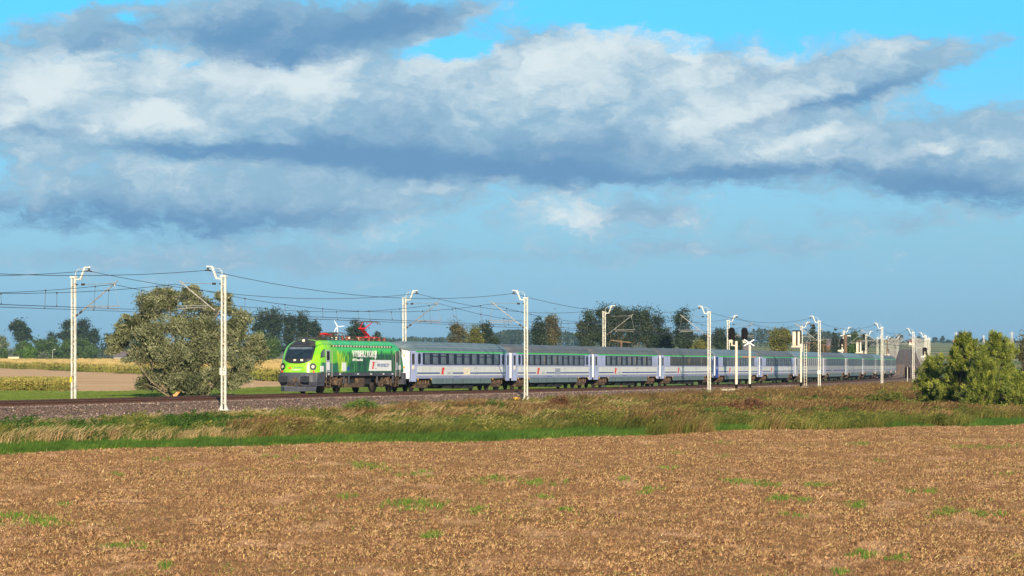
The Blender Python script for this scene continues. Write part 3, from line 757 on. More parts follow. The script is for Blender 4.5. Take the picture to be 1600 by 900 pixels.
def dm(key, m, smooth=False, mirror=None):
    k = (key, m.name, mirror)
    if k not in _mc:
        me = DM[key].mesh(key, m, smooth)
        if smooth: me.set_sharp_from_angle(angle=R(35))
        if mirror is not None:
            me.transform(Matrix.Translation((mirror, 0, 0)) @ Matrix.Diagonal((-1, 1, 1, 1))); me.flip_normals()
        _mc[k] = me
    return _mc[k]
M_NUM = mat('small_blue_print', (.08, .13, .30), .6)
def _txt(body, size, m, name, sx=1.0, cam_y=-1.468):
    cu = bpy.data.curves.new(name, 'FONT'); cu.body = body; cu.size = size; cu.align_x = 'CENTER'; cu.align_y = 'CENTER'; cu.extrude = .003; cu.offset = size * .010; cu.resolution_u = 3
    ob = bpy.data.objects.new('t', cu); COL.objects.link(ob)
    dg = bpy.context.evaluated_depsgraph_get(); me = bpy.data.meshes.new_from_object(ob.evaluated_get(dg)); me.name = name
    bpy.data.objects.remove(ob); bpy.data.curves.remove(cu); me.materials.clear(); me.materials.append(m)
    me.transform(Matrix.Translation((0, cam_y, 0)) @ Matrix.Rotation(R(90), 4, 'X') @ Matrix.Diagonal((sx, 1, 1, 1))); return me
T_NAME = _txt('INTERCITY', .2, M_GREYP, 'operator_name', 1.0); T_TWO = _txt('2', .36, M_BLUE, 'class_number', .8, -1.456); T_SMALL = _txt('51 51 20-70 823-1 Bdnu', .12, M_NUM, 'small_numbers', 1.3, -1.458)

def coach(i, label, spec):
    s0 = i * 26.4; t = empty('passenger_coach', label=label, cat='railway coach', group='coaches of the train'); frame(t, s0, 0, 0, 26.4)
    old = spec.get('old'); M1 = M_CGREYLAV if old else M_LAV; M2 = M_CGREY if old else M_CWHITE
    P = lambda nm, key, m, smooth=False, x=0.0, par=t: link_mesh(nm, dm(key, m, smooth), par, (x, 0, 0))
    P('body', 'body', M1, True); P('end_wall', 'end_wall', M_END)
    rf = P('roof', 'roof', spec.get('roof', M_ROOFB), True)
    P('roof_trim', 'roof_edge_trim', M_RUST, par=rf)
    if spec.get('ribs'): P('roof_ribs', 'roof_ribs', spec['roof'], par=rf)['kind'] = 'stuff'
    P('gangway_bellows', 'gangway_bellows', M_RUBBER); P('buffers', 'buffers', M_UNDER)['kind'] = 'stuff'
    if not spec.get('plain'): P('white_band', 'white_band', M2)
    P('green_stripe', 'green_stripe', M_GREEN)
    lx = spec.get('logo', 7.6)
    for x0, x1 in ((1.76, lx - .3), (lx + 2.9, 24.64)):
        MB().box(x0, x1, -1.4585, -1.452, 1.42, 1.53).build('blue_stripe', M_BLUE, t)
    if i < 6:
        lg = P('logo', 'logo_red', M_RED, x=lx); P('logo_outline', 'logo_grey', M_GREYP, x=lx, par=lg)
        link_mesh('operator_name', T_NAME, t, (lx + 2.05, 0, 1.47)); 
    if i < 4:
        link_mesh('class_number', T_TWO, t, (2.86, 0, 2.95)); link_mesh('class_number', T_TWO, t, (23.45, 0, 2.95))
        link_mesh('small_numbers', T_SMALL, t, (11.5, 0, 1.17)); P('notice', 'notice', M_CREAM if i == 0 else M_GREYP if i == 1 else M_CWHITE) if i < 2 else None
    P('skirt', 'skirt', M_SKIRT)
    if i < 7: P('skirt_seam', 'skirt_seam', M_UNDER)['kind'] = 'stuff'
    P('underfloor_boxes', 'underfloor_boxes', M_UNDER)
    DMt = spec.get('door', M1)
    d1 = P('door', 'door', DMt); P('door_window', 'door_window', M_PANEDK, par=d1); P('door_seam', 'door_seam', M_UNDER, par=d1); P('door_panel', 'door_panel', M_CREAM if i < 2 else M_GREYP, par=d1)
    d2 = link_mesh('door', dm('door', M1, False, 26.4), t); link_mesh('door_window', dm('door_window', M_PANEDK, False, 26.4), d2); link_mesh('door_panel', dm('door_panel', M_GREYP, False, 26.4), d2)
    if spec.get('vest', True):
        P('vestibule_window', 'vestibule_window', M_BAND); link_mesh('vestibule_window', dm('vestibule_window', M_BAND, False, 26.25), t)
    if spec.get('band', True):
        P('window_band', 'window_band_short' if spec.get('short') else 'window_band', spec.get('bandm', M_BAND))
    for k, (x, kind) in enumerate(spec['panes']):
        w = P('window_pane', kind, spec.get('panem', M_PANE), x=x)
        if k in spec.get('curt', ()): P('curtain', 'curtain', M_CURT, par=w)
    if spec.get('orange'): MB().box(15.6, 24.0, -1.456, -1.4525, 3.165, 3.275).build('orange_stripe', M_ORANGE, t)
    P('edge_lamp', 'edge_lamps', M_AMBER)['kind'] = 'stuff'
    if i < 6: P('warning_mark', 'warning_marks', M_ORANGE)['kind'] = 'stuff'
    for bx in (3.65, 22.75):
        b = P('bogie', 'bogie', M_BOGIE, x=bx)
        for wx in (-1.25, 1.25):
            P('wheel', 'wheel_near', M_WHEEL, True, x=wx, par=b); P('wheel', 'wheel_far', M_WHEEL, True, x=wx, par=b)
    return t
def panes(n, x0, x1, pat='pttp'):
    return [(x0 + (x1 - x0) * (k + .5) / n, {'p': 'pane_plain', 't': 'pane_tilt', 'n': 'pane_narrow'}[pat[k % len(pat)]]) for k in range(n)]
SPECS = [dict(roof=M_ROOFA, ribs=True, panes=panes(10, 3.2, 23.05, 'pttpttpttp')),
         dict(panes=panes(11, 3.2, 23.05, 'tptptpptpt'), curt=(3, 5)),
         dict(panes=panes(9, 4.3, 22.4, 'ptptpptpt'), short=True, vest=False, curt=(2, 4, 5, 7)),
         dict(panes=panes(12, 4.3, 22.4, 'p'), short=True, vest=False, panem=M_PANEDK, bandm=M_BANDBR, curt=(5, 9)),
         dict(roof=M_ROOFA, ribs=True, panes=panes(11, 4.3, 22.4, 'ptp'), short=True, door=M_BLUEDOOR, orange=True, vest=False),
         dict(panes=panes(11, 4.3, 22.4, 'tp'), short=True, vest=False),
         dict(roof=M_ROOFA, old=True, band=False, panes=panes(10, 3.6, 22.8, 'n'), panem=M_PANEDK, vest=False),
         dict(old=True, panes=panes(10, 3.2, 23.05, 'p'), plain=True), dict(roof=M_ROOFA, old=True, panes=panes(11, 3.2, 23.05, 'pt')),
         dict(old=True, panes=panes(10, 3.2, 23.05, 'p')), dict(roof=M_ROOFA, old=True, panes=panes(9, 4.3, 22.4, 'p'), short=True), dict(old=True, panes=panes(10, 3.2, 23.05, 'p')),
         dict(old=True, panes=panes(10, 3.2, 23.05, 'p'))]
ordn = ['first', 'second', 'third', 'fourth', 'fifth', 'sixth', 'seventh', 'eighth', 'ninth', 'tenth', 'eleventh', 'twelfth', 'last']
CL = ['white and lavender coach coupled right behind the green engine, ribbed grey roof, cream notice', 'white and lavender coach behind a white mast, second from the green engine',
      'white and lavender coach with curtained compartment windows, third from the green engine', 'coach with dark brown windows, third joint to the mast beside the signals',
      'coach with a blue door and a short orange stripe above its windows', 'lavender coach with grey-green windows left of the white signal cases',
      'dusty coach with separate narrow upright windows behind the white signal cases', 'dusty grey coach with no white band, next after the narrow-window coach',
      'ninth coach from the engine, dusty grey with blue line', 'tenth coach from the engine, dusty grey, near the rear', 'third coach from the rear end of the train, dusty grey',
      'last coach but one of the train, dusty and strongly foreshortened', 'very last coach of the train with its dark rounded roof end']
for i in range(13): coach(i, CL[i], SPECS[i])

# ------------------------------------------------------------------ locomotive
def livery():
    m = bpy.data.materials.new('green_livery'); m.use_nodes = True; t = NT(m.node_tree); b = t.n['Principled BSDF']
    co = t.objco(); x, y, z = t.sep(co)
    wob = t.math('SUBTRACT', t.noise(t.comb(x, 0.0, 0.0), .9, 5, .65), .5)
    st = t.noise(t.comb(t.math('MULTIPLY', x, 3.2), 0.0, t.math('MULTIPLY', z, .55)), 1.3, 6, .75, .4)
    lime = t.mix(t.smooth(t.noise(co, .9, 3, .6), .35, .65), (.12, .50, .012), (.25, .62, .012))
    top = t.mix(t.smooth(t.noise(co, 1.6, 4, .6), .4, .6), (.025, .42, .07), (.05, .52, .16))
    c = t.mix(t.smooth(z, 3.1, 3.5), (.05, .50, .04), top)
    # forest: dark streaky spruces under a wavy canopy line
    canopy = t.math('ADD', 3.1, t.math('MULTIPLY', wob, 2.0))
    canopy = t.math('ADD', canopy, t.math('MULTIPLY', t.math('SUBTRACT', t.noise(t.comb(t.math('MULTIPLY', x, 4.5), 0.0, 0.0), 1.0, 3, .6), .5), 1.3))
    mtree = t.smooth(t.math('SUBTRACT', canopy, z), -.03, .12)
    ybias = t.smooth(x, -6.4, -.5, .20, -.07)
    forest = t.ramp(t.math('ADD', st, ybias), [(.30, (.003, .030, .030)), (.44, (.004, .07, .035)), (.52, (.010, .20, .035)), (.58, (.06, .40, .02)), (.66, (.45, .66, .01))])
    c = t.mix(mtree, c, forest)
    cab = t.smooth(t.math('ADD', x, t.math('MULTIPLY', t.math('SUBTRACT', z, 2.4), .35)), -5.5, -4.9)
    low = t.smooth(t.math('SUBTRACT', t.math('ADD', 2.28, t.math('MULTIPLY', wob, .5)), z), -.03, .06)
    low = t.math('MULTIPLY', low, t.smooth(x, -8.9, -8.2))
    front = t.mix(low, lime, t.ramp(st, [(.35, (.004, .06, .05)), (.6, (.01, .18, .09)), (.75, (.10, .42, .02))]))
    c = t.mix(cab, front, c)
    tip = t.smooth(t.math('ADD', x, t.math('MULTIPLY', t.noise(t.comb(0.0, 0.0, z), 3, 3), .6)), 8.2, 8.9)
    c = t.mix(t.math('MULTIPLY', tip, t.smooth(z, 1.5, 2.1, 0, .8)), c, (.03, .36, .06))
    t.put(b.inputs['Base Color'], c); b.inputs['Roughness'].default_value = .3; b.inputs['Specular IOR Level'].default_value = .5
    return m
M_LIV = livery()
M_SILL = mat('loco_grey_sill', (.052, .056, .075), .5, 0, .1, 3, dirt=(.2, .17, .13, .4), dscale=3)
M_MASK = mat('loco_dark_mask', (.025, .026, .032), .3, 0, .1)
M_LROOF = mat('loco_dark_roof', (.05, .045, .045), .7, 0, .2, 2)
M_WS = glass('windscreen_glass', (.010, .018, .03), .1, .3, .3)
M_BLIND = mat('sun_blind', (.10, .13, .16), .5)
M_LAMP = mat('headlamp_lens', (.70, .62, .48), .2)
M_PRED = mat('pantograph_red', (.62, .01, .015), .45)
M_INSR = mat('roof_insulator', (.26, .075, .045), .4)
M_PORC = mat('pale_insulator', (.72, .62, .48), .4)
M_STEEL = mat('handrail_steel', (.55, .52, .46), .4, .5)
M_SIGNW = mat('white_panel', (.76, .77, .78), .45, 0, .03)
SCN = -10.5
loco = empty('electric_locomotive', label='green electric locomotive with forest livery and raised red pantograph leading the train', cat='locomotive')
frame(loco, SCN, 0, 0, 1.0)
def lx_at(px, d=1.5): return s_at(px, d) - SCN
LZ = [1.55, 1.8, 2.1, 2.35, 2.6, 2.85, 3.1, 3.3, 3.48, 3.62, 3.76, 3.87, 3.94, 3.98]
def l_sb(z): return float(np.interp(z, [1.5, 2.1, 2.6, 3.0, 3.44, 3.7, 3.9, 4.0], [.0, .07, .22, .52, .92, 1.25, 1.6, 2.0]))
def l_w(z): return float(np.interp(z, [1.5, 3.15, 3.4, 3.6, 3.8, 3.92, 3.98], [1.5, 1.5, 1.46, 1.36, 1.15, .95, .72]))
def l_c(z): return float(np.interp(z, [1.5, 2.6, 3.5, 4.0], [.70, .78, .72, .6]))
LL_ = 9.7
def fsurf(v, z, off=0.0):
    return Vector((-(LL_ - l_sb(z)) + l_c(z) * abs(v) ** 3.8 - off, v * l_w(z), z))
def loop(z):
    vv = [math.sin(a) for a in np.linspace(-math.pi / 2, math.pi / 2, 19)]
    fr = [fsurf(v, z) for v in vv]                        # camera side (-y) to far side
    xs = np.linspace(fr[-1].x, -fr[-1].x, 16)[1:-1]
    far = [Vector((x, l_w(z), z)) for x in xs]; rear = [Vector((-p.x, p.y, z)) for p in fr[::-1]]; near = [Vector((x, -l_w(z), z)) for x in xs[::-1]]
    return fr + far + rear + near
lb = MB(); loops = [loop(z) for z in LZ]; n = len(loops[0])
lb.add([p for l in loops for p in l], [(i * n + k, i * n + (k + 1) % n, (i + 1) * n + (k + 1) % n, (i + 1) * n + k) for i in range(len(LZ) - 1) for k in range(n)] + [[(len(LZ) - 1) * n + k for k in range(n)]])
o = lb.build('body', M_LIV, loco, True); o.data.set_sharp_from_angle(angle=R(40))
def patch(name, vlo, vhi, zlo, zhi, off, m, par=loco, nv=12, nz=8, zlof=None, zhif=None, sm=True):
    mb = MB(); V = []
    for i in range(nz + 1):
        for k in range(nv + 1):
            v = vlo + (vhi - vlo) * k / nv
            a = zlof(v) if zlof else zlo; b = zhif(v) if zhif else zhi
            V.append(fsurf(v, a + (b - a) * i / nz, off))
    w = nv + 1
    mb.add(V, [(i * w + k, i * w + k + 1, (i + 1) * w + k + 1, (i + 1) * w + k) for i in range(nz) for k in range(nv)])
    return mb.build(name, m, par, sm)
mask = patch('face_mask', -.74, .74, 2.2, 3.52, .03, M_MASK, zlof=lambda v: 2.20 + .30 * (abs(v) / .74) ** 3)
patch('roof_visor', -.74, .74, 3.50, 3.96, .045, M_LROOF, zhif=lambda v: 3.965 - .1 * abs(v) ** 2)
patch('destination_display', -.46, .46, 3.56, 3.86, .06, M_MASK)
patch('windscreen', -.66, .66, 2.60, 3.46, .05, M_WS)
patch('sun_blind', -.62, .62, 3.26, 3.42, .06, M_BLIND)
wp = MB(); 
for a, b in ((-.1, .1), (.55, .35)): wp.tube([fsurf(a, 2.5, .05), fsurf(b, 2.92, .06)], .015, 4)
wp.build('wiper', M_RUBBER, loco)['kind'] = 'stuff'
num = MB(); 
for v in (-.25, .12): num.box(fsurf(v, 2.45).x - .05, fsurf(v, 2.45).x - .02, v * 1.5 - .1, v * 1.5 + .1, 2.38, 2.52)
num.build('marker_lamp', M_LAMP, loco)['kind'] = 'stuff'
for v in (-.78, .78):
    h = MB(); c = fsurf(v, 1.97); ax = Vector((-1, -.55 if v < 0 else .55, 0)).normalized()
    h.tube([c - ax * .25, c + ax * .06], [.30, .26], 18); hl = h.build('headlight', M_MASK, loco)
    MB().tube([c + ax * .06, c + ax * .08], .115, 16).build('lens', M_LAMP, hl)
    c = fsurf(v * 1.05, 1.60); MB().tube([c - ax * .1, c + ax * .06], .085, 12).build('tail_lamp', M_RED, loco)
c = fsurf(0, 3.86); tl = MB(); tl.tube([c + Vector((.3, 0, .06)), c + Vector((-.10, 0, .04))], .16, 14); tl = tl.build('top_headlight', M_MASK, loco)
MB().tube([c + Vector((-.10, 0, .04)), c + Vector((-.125, 0, .04))], .11, 14).build('lens', M_PORC, tl)
rot_f = (R(90), 0, R(-90))
p = fsurf(0, 1.75, .02)
text_obj('running_number', 'EU200-019', .16, M_SIGNW, loco, (p.x - .02, 0, 1.74), rot_f, 1.0)
text_obj('operator_name', 'PKP INTERCITY', .10, M_NUM, loco, (p.x - .0, -.18, 1.90), rot_f, 1.1)
MB().box(p.x - .02, p.x + .02, .42, .6, 1.83, 1.93).build('logo', M_RED, loco)
# roof: dark deck, air ducts, insulators
rd = MB(); rd.box(-6.9, 7.2, -.8, .8, 3.9, 4.0); rd.add([(-8.1, -.8, 3.72), (-8.1, .8, 3.72), (-7.3, .85, 4.15), (-7.3, -.85, 4.15), (-5.9, -.85, 4.16), (-5.9, .85, 4.16), (-5.7, .8, 3.9), (-5.7, -.8, 3.9)],
        [(0, 1, 2, 3), (3, 2, 5, 4), (4, 5, 6, 7), (0, 3, 4, 7), (1, 2, 5, 6)])
rd.build('roof_deck', M_LROOF, loco)
for x in (lx_at(524, 0), lx_at(531, 0), lx_at(551, 0), lx_at(566, 0), lx_at(582, 0), lx_at(590, 0)):
    for y in (-.55, .3):
        MB().tube([(x, y, 3.97), (x, y, 4.05), (x, y, 4.06), (x, y, 4.14), (x, y, 4.15), (x, y, 4.28)], [.11, .11, .07, .11, .06, .09], 8).build('roof_insulator', M_INSR if y < 0 else M_PORC, loco)
hb = MB(); hb.tube([(-4.5, -.3, 4.3), (-1, -.3, 4.32), (2, -.1, 4.3), (6.5, -.1, 4.3)], .03, 6); hb.box(5.0, 7.0, -.5, .6, 4.0, 4.2); hb.box(.6, 1.6, -.5, .4, 4.0, 4.12)
hb.build('roof_busbar', M_BOGIE, loco)
def panto(xc, raised):
    t = MB()
    fr_ = MB(); fr_.box(xc - .9, xc + .9, -.55, -.47, 4.24, 4.31).box(xc - .9, xc + .9, .47, .55, 4.24, 4.31).box(xc - .9, xc - .8, -.5, .5, 4.24, 4.31).box(xc + .8, xc + .9, -.5, .5, 4.24, 4.31)
    f = fr_.build('pantograph', M_BOGIE if not raised else M_PRED, loco)
    base, knee, head = ((xc + .6, 4.3), (xc - 1.0, 4.95), (xc + .1, 5.48)) if raised else ((xc + .6, 4.32), (xc - 1.05, 4.44), (xc + .75, 4.55))
    la = MB(); la.tube([(base[0], 0, base[1]), (knee[0], 0, knee[1])], [.085, .06], 8); la.tube([(base[0] - .25, .2, base[1]), (knee[0] + .02, .1, knee[1] - .05)], .03, 6); la.tube([(knee[0], -.3, knee[1]), (knee[0], .3, knee[1])], .05, 6)
    la.build('lower_arm', M_PRED, f)
    ua = MB()
    for y in (-1, 1): ua.tube([(knee[0], y * .22, knee[1]), (head[0], y * .4, head[1] - .04)], [.05, .035], 6)
    ua.build('upper_arm', M_PRED if raised else M_BOGIE, f)
    hd = MB()
    for dx in (-.28, .28):
        hd.tube([(head[0] + dx, -1.0, head[1] - .22), (head[0] + dx, -.85, head[1] - .04), (head[0] + dx, -.6, head[1]), (head[0] + dx, .6, head[1]), (head[0] + dx, .85, head[1] - .04), (head[0] + dx, 1.0, head[1] - .22)], .03, 6)
    for y in (-.5, .5): hd.bar((head[0] - .28, y, head[1] - .02), (head[0] + .28, y, head[1] - .02), .035)
    hd.build('collector_head', M_BOGIE, f)
panto(lx_at(573, 0), True); panto(lx_at(513.5, 0), False)
# side details on the camera side (skin at y=-1.5)
Ys = -1.5
def side_panel(name, x0, x1, z0, z1, m, proud=.012, r=0.0, par=loco):
    return MB().prism(round_rect(x0, x1, z0, z1, r) if r else [(x0, z0), (x1, z0), (x1, z1), (x0, z1)], Ys - proud, Ys + .02).build(name, m, par)
X = lx_at
for pa, pb, wa, wb, flip in ((509, 515.8, 500.5, 507, 1), (617.3, 622.0, 622.6, 626.2, -1)):
    d = side_panel('cab_door', X(pa), X(pb), 1.58, 3.2, M_GREYP if flip > 0 else M_SILL, .006)
    side_panel('door_window', X(pa) + .12, X(pb) - .12, 2.45, 3.12, M_WS, .012, .06, d)
    side_panel('door_lower_panel', X(pa) + .12, X(pb) - .12, 1.75, 2.3, M_SIGNW if flip > 0 else M_GREYP, .010, .03, d)
    a, b = X(wa), X(wb)
    poly = [(a, 2.62), (b, 2.72), (b, 3.28), (a + .45, 3.22), (a + .15, 3.0)] if flip > 0 else [(a, 2.72), (b, 2.62), (b - .12, 3.0), (a + .25, 3.2), (a, 3.24)]
    w = MB().prism(poly, Ys - .014, Ys + .02).build('cab_side_window', M_MASK, loco)
    cx = sum(p[0] for p in poly) / 5; cz = sum(p[1] for p in poly) / 5
    MB().prism([(cx + (px_ - cx) * .72, cz + (z_ - cz) * .78) for px_, z_ in poly], Ys - .02, Ys + .0).build('pane', M_PANE, w)
    for xx in (X(pa) - .12, X(pb) + .12):
        MB().tube([(xx, -1.6, 1.2), (xx, -1.6, 3.15), (xx, -1.52, 3.2)], .022, 6).build('handrail', M_STEEL, loco)
    st = MB(); 
    for zz in (.45, .78, 1.1): st.box(X(pa) + .05, X(pb) - .05, -1.56, -1.3, zz, zz + .04)
    for xx in (X(pa) + .04, X(pb) - .08): st.box(xx, xx + .04, -1.56, -1.5, .42, 1.3)
    st.build('steps', M_BOGIE, loco)
rs = MB(); x = X(518); x1 = X(612); k = 0
while x < x1: 
    rs.box(x, x + .28, -1.475, -1.43, 3.46, 3.58, 0 if k % 2 else 1); x += .30; k += 1
rs.build('roof_edge_vents', [M_PORC, M_BOGIE], loco)['kind'] = 'stuff'
side_panel('notice_plate', X(500.2), X(505.5), 1.62, 2.03, M_SIGNW); side_panel('notice_plate', X(534.2), X(540.6), 1.64, 2.30, M_SIGNW); side_panel('blue_plate', X(542.2), X(546.2), 1.68, 1.97, M_BLUEDOOR)
side_panel('notice_plate', X(623), X(626), 1.75, 2.1, M_SIGNW)
xa, xb = X(576.3), X(611)
pn = MB().prism([(xa, 1.66), (xb + .05, 1.66), (xb, 2.50), (xa + .28, 2.50)], Ys - .016, Ys + .01).build('logo_panel', M_SIGNW, loco)
text_obj('panel_lettering', 'PKP INTERCITY', .36, M_BLUE, pn, ((xa * .40 + xb * .60) + .15, Ys - .022, 2.08), (R(90), 0, 0), .86 * (xb - xa) / 3.9)
rl = MB(); q = xa + .55
rl.add([(q, Ys - .024, 1.82), (q + .44, Ys - .024, 1.82), (q + .40, Ys - .024, 1.95), (q + .62, Ys - .024, 2.28), (q + .6, Ys - .024, 2.36), (q + .12, Ys - .024, 2.36), (q + .15, Ys - .024, 2.26), (q + .28, Ys - .024, 2.26), (q + .08, Ys - .024, 1.93)],
       [(0, 1, 2, 8), (8, 2, 3, 6, 7), (3, 4, 5, 6)]); rl.build('logo', M_RED, pn)
MB().box(q + .72, q + 1.15, Ys - .024, Ys - .018, 2.32, 2.36).box(q + .68, q + .73, Ys - .024, Ys - .018, 1.82, 2.36).box(q + .68, q + 1.1, Ys - .024, Ys - .018, 1.82, 1.86).build('logo_outline', M_GREYP, pn)
xt = (X(550.6) + X(588.2)) / 2; wt_ = X(588.2) - X(550.6)
o = text_obj('slogan', 'WYBIERZ KOLEJ!', .74, M_SIGNW, loco, (xt, Ys - .016, 2.93), (R(90), 0, 0), 1.0, .012, bold=.0)
o.scale = (wt_ / max(o.dimensions.x, .1), 1.0, 1)
for dx in (-.012, .012):
    pass
o = text_obj('slogan_tag', '#EKOnaszSlad', .3, M_SIGNW, loco, ((X(550.6) + X(566.5)) / 2, Ys - .016, 2.50), (R(90), 0, 0), 1.0, .008)
o.scale = ((X(566.5) - X(550.6)) / max(o.dimensions.x, .1), .9, 1)
# side sill, underframe
sl = MB(); sl.box(-8.7, 8.7, -1.505, 1.505, 1.28, 1.545)
sl.build('side_sill', M_SILL, loco)
tx = MB()
for x in (-7.2, -4.9, -1.2, 1.6, 4.3, 6.3): tx.box(x, x + .35, -1.512, -1.506, 1.38, 1.47)
tx.build('sill_marks', M_SIGNW, loco)['kind'] = 'stuff'
fb = MB()
V = []
for z, o_, w_ in ((1.55, .05, 1.50), (1.3, .18, 1.5), (.85, .20, 1.5), (.55, .05, 1.42)):
    V.append([Vector((-(LL_ + o_) + .55 * abs(v) ** 3, v * w_, z)) for v in np.linspace(-1, 1, 13)] + [Vector((-7.6 - (1.3 - z) * .5, 1.5, z)), Vector((-7.6 - (1.3 - z) * .5, -1.5, z))])
n = 15
fb.add([p for l in V for p in l], [(i * n + k, i * n + (k + 1) % n, (i + 1) * n + (k + 1) % n, (i + 1) * n + k) for i in range(3) for k in range(n)] + [list(range(n)), [3 * n + k for k in range(n)]])
fb.build('front_apron', M_SILL, loco)
for y in (-.87, .87):
    b_ = MB(); b_.tube([(-9.7, y, 1.05), (-10.1, y, 1.05)], .13, 10); b_.tube([(-10.1, y, 1.05), (-10.17, y, 1.05)], .26, 14); b_.prism(round_rect(-10.2, -10.12, .82, 1.28, .03), y - .33, y + .33); b_.build('buffer', M_MASK, loco)
cp = MB(); cp.box(-10.0, -9.6, -.14, .14, .88, 1.18); cp.tube([(-10.0, 0, 1.05), (-10.15, 0, .8), (-10.05, 0, .6)], .05, 6)
for y in (-.45, .35, .5, -.3): cp.tube([(-9.72, y, 1.1), (-9.95, y, .95), (-9.9, y, .62), (-9.75, y, .6)], .035, 5)
cp.build('coupler', M_BOGIE, loco)
pw = MB(); pw.add([(-9.9, -.9, .52), (-9.9, .9, .52), (-9.2, 1.42, .52), (-9.2, -1.42, .52), (-9.95, -.8, .16), (-9.95, .8, .16), (-9.3, 1.38, .16), (-9.3, -1.38, .16)],
       [(0, 1, 5, 4), (1, 2, 6, 5), (0, 3, 7, 4), (0, 1, 2, 3), (4, 5, 6, 7)]); pw.build('snow_plough', M_SILL, loco)
pw = MB(); pw.box(9.3, 9.8, -1.4, 1.4, .6, 1.5); pw.box(9.6, 10.1, -1.0, -.75, .95, 1.18); pw.box(9.6, 10.1, .75, 1.0, .95, 1.18); pw.build('rear_beam', M_SILL, loco)
def wx(px): return s_at(px, .75) - SCN
wheels = [wx(501.5), wx(526), wx(583), wx(608)]
bxs = [(wheels[0] + wheels[1]) / 2, (wheels[2] + wheels[3]) / 2]
for bi, bx in enumerate(bxs):
    m = MB()
    for y in (-1.12, 1.12):
        sg = -1 if y < 0 else 1
        m.box(bx - 2.1, bx + 2.1, y - .1, y + .1, .62, .88)
        for w in wheels[bi * 2:bi * 2 + 2]:
            m.tube([(w, y - .12, .62), (w, y + .17 * sg, .62)], .24, 10)
            m.bar((w - .1, y + .1 * sg, .6), (w + .85 * (1 if w < bx else -1), y + .1 * sg, .95), .16, .2)
            m.tube([(w - .55, y + .12 * sg, .72), (w - .55, y + .12 * sg, 1.25)], .12, 8); m.tube([(w + .55, y + .12 * sg, .72), (w + .55, y + .12 * sg, 1.25)], .12, 8)
        m.tube([(bx, y + .12 * sg, .6), (bx, y + .12 * sg, 1.27)], .2, 10)
        m.bar((bx - .5, y + .2 * sg, 1.2), (bx - 1.5, y + .2 * sg, .4), .1); m.bar((bx + .6, y + .2 * sg, .5), (bx + 1.3, y + .2 * sg, 1.2), .12)
    m.box(bx - .5, bx + .5, -1.0, 1.0, .4, 1.1)
    b = m.build('bogie', M_BOGIE, loco)
    for w in wheels[bi * 2:bi * 2 + 2]:
        for sg in (-1, 1):
            k = MB(); k.disc_y(w, sg * .66, sg * .82, .625, .625, 24); k.disc_y(w, sg * .63, sg * .66, .625, .66, 24)
            k.disc_y(w, 0, sg * .64, .625, .1, 8); k.build('wheel', M_WHEEL, b, True)
eb = MB(); eb.box(-2.6, 2.5, -1.2, 1.2, .62, 1.28); eb.build('equipment_case', M_UNDER, loco)
xa, xb = X(543.5), X(570)
eb = MB(); eb.box(xa, xb - 1.3, -1.46, -.9, .42, .72); eb.box(xb - 1.35, xb, -1.47, -.9, .40, 1.12); eb.build('battery_box', M_BOGIE, loco)
ub = MB(); ub.box(-8.9, 8.9, -1.15, 1.15, 1.0, 1.29); ub.build('underframe', M_UNDER, loco)
sbx = MB(); 
for x in (-3.9, -2.9, 3.1, 6.6): sbx.box(x, x + .14, -1.5, -1.42, .7, 1.29)
sbx.build('sand_box', M_SILL, loco)['kind'] = 'stuff'
# ================================================================== plants close by
def quads_mesh(name, V, mt, tint, k=4):
    V = np.asarray(V); n = len(V); q = np.arange(n * k).reshape(n, k)
    return np_mesh(name, V.reshape(-1, 3), q, mt, {'tint': np.repeat(tint, k)})
def field_sample(n, ylo, yhi, power, halfa=.16):
    u = rng.uniform(0, 1, n); e = 1 - power
    Y = (ylo ** e + u * (yhi ** e - ylo ** e)) ** (1 / e)
    a = rng.uniform(-halfa, halfa, n); return a * (Y + 150) * 1.0 * (1 if True else 1), Y
M_STRAW = tint_mat('straw', [(0, (.09, .045, .025)), (.42, (.22, .12, .06)), (.55, (.42, .26, .11)), (.88, (.58, .40, .17)), (1, (.78, .62, .34))], .8)
def scatter_straw(n):
    X, Y = field_sample(n, 58, 205, 1.6, .125)
    ok = Y < edge_Y(X, Y) - .3; X, Y = X[ok], Y[ok]
    dens = fnoise(X * .35, Y * .35, 11) + .5 * fnoise(X * 1.4, Y * 1.4, 12)
    ok = rng.uniform(-1.5, 1.2, len(X)) < dens; X, Y = X[ok], Y[ok]; n = len(X)
    Z = ground_z(X, Y) + rng.uniform(.0, .05, n)
    L = (.03 + .15 * rng.uniform(0, 1, n) ** 3) * (Y / 90) ** .4; W = rng.uniform(.003, .007, n) * (Y / 60) ** .8; th = rng.uniform(0, 6.28, n); ph = rng.uniform(0, 1.15, n) ** 1.3
    dx, dy, dz = np.cos(th) * np.cos(ph) * L, np.sin(th) * np.cos(ph) * L, np.sin(ph) * L
    wx_, wy, wz = -np.sin(th) * W, np.cos(th) * W, W * .8
    c = np.stack([X, Y, Z], -1); d = np.stack([dx, dy, dz], -1); w = np.stack([wx_, wy, wz], -1)
    V = np.stack([c - w, c + w, c + d + w * .7, c + d - w * .7], 1)
    link_mesh('straw_litter', quads_mesh('straw_litter', V, M_STRAW, rng.uniform(0, 1, n)), kind='stuff')
scatter_straw(110000)
M_CLOD = tint_mat('soil_clod', [(0, (.09, .038, .018)), (.25, (.21, .10, .045)), (.6, (.44, .22, .092)), (.82, (.56, .31, .145)), (.9, (.60, .385, .14)), (1, (.72, .53, .22))])
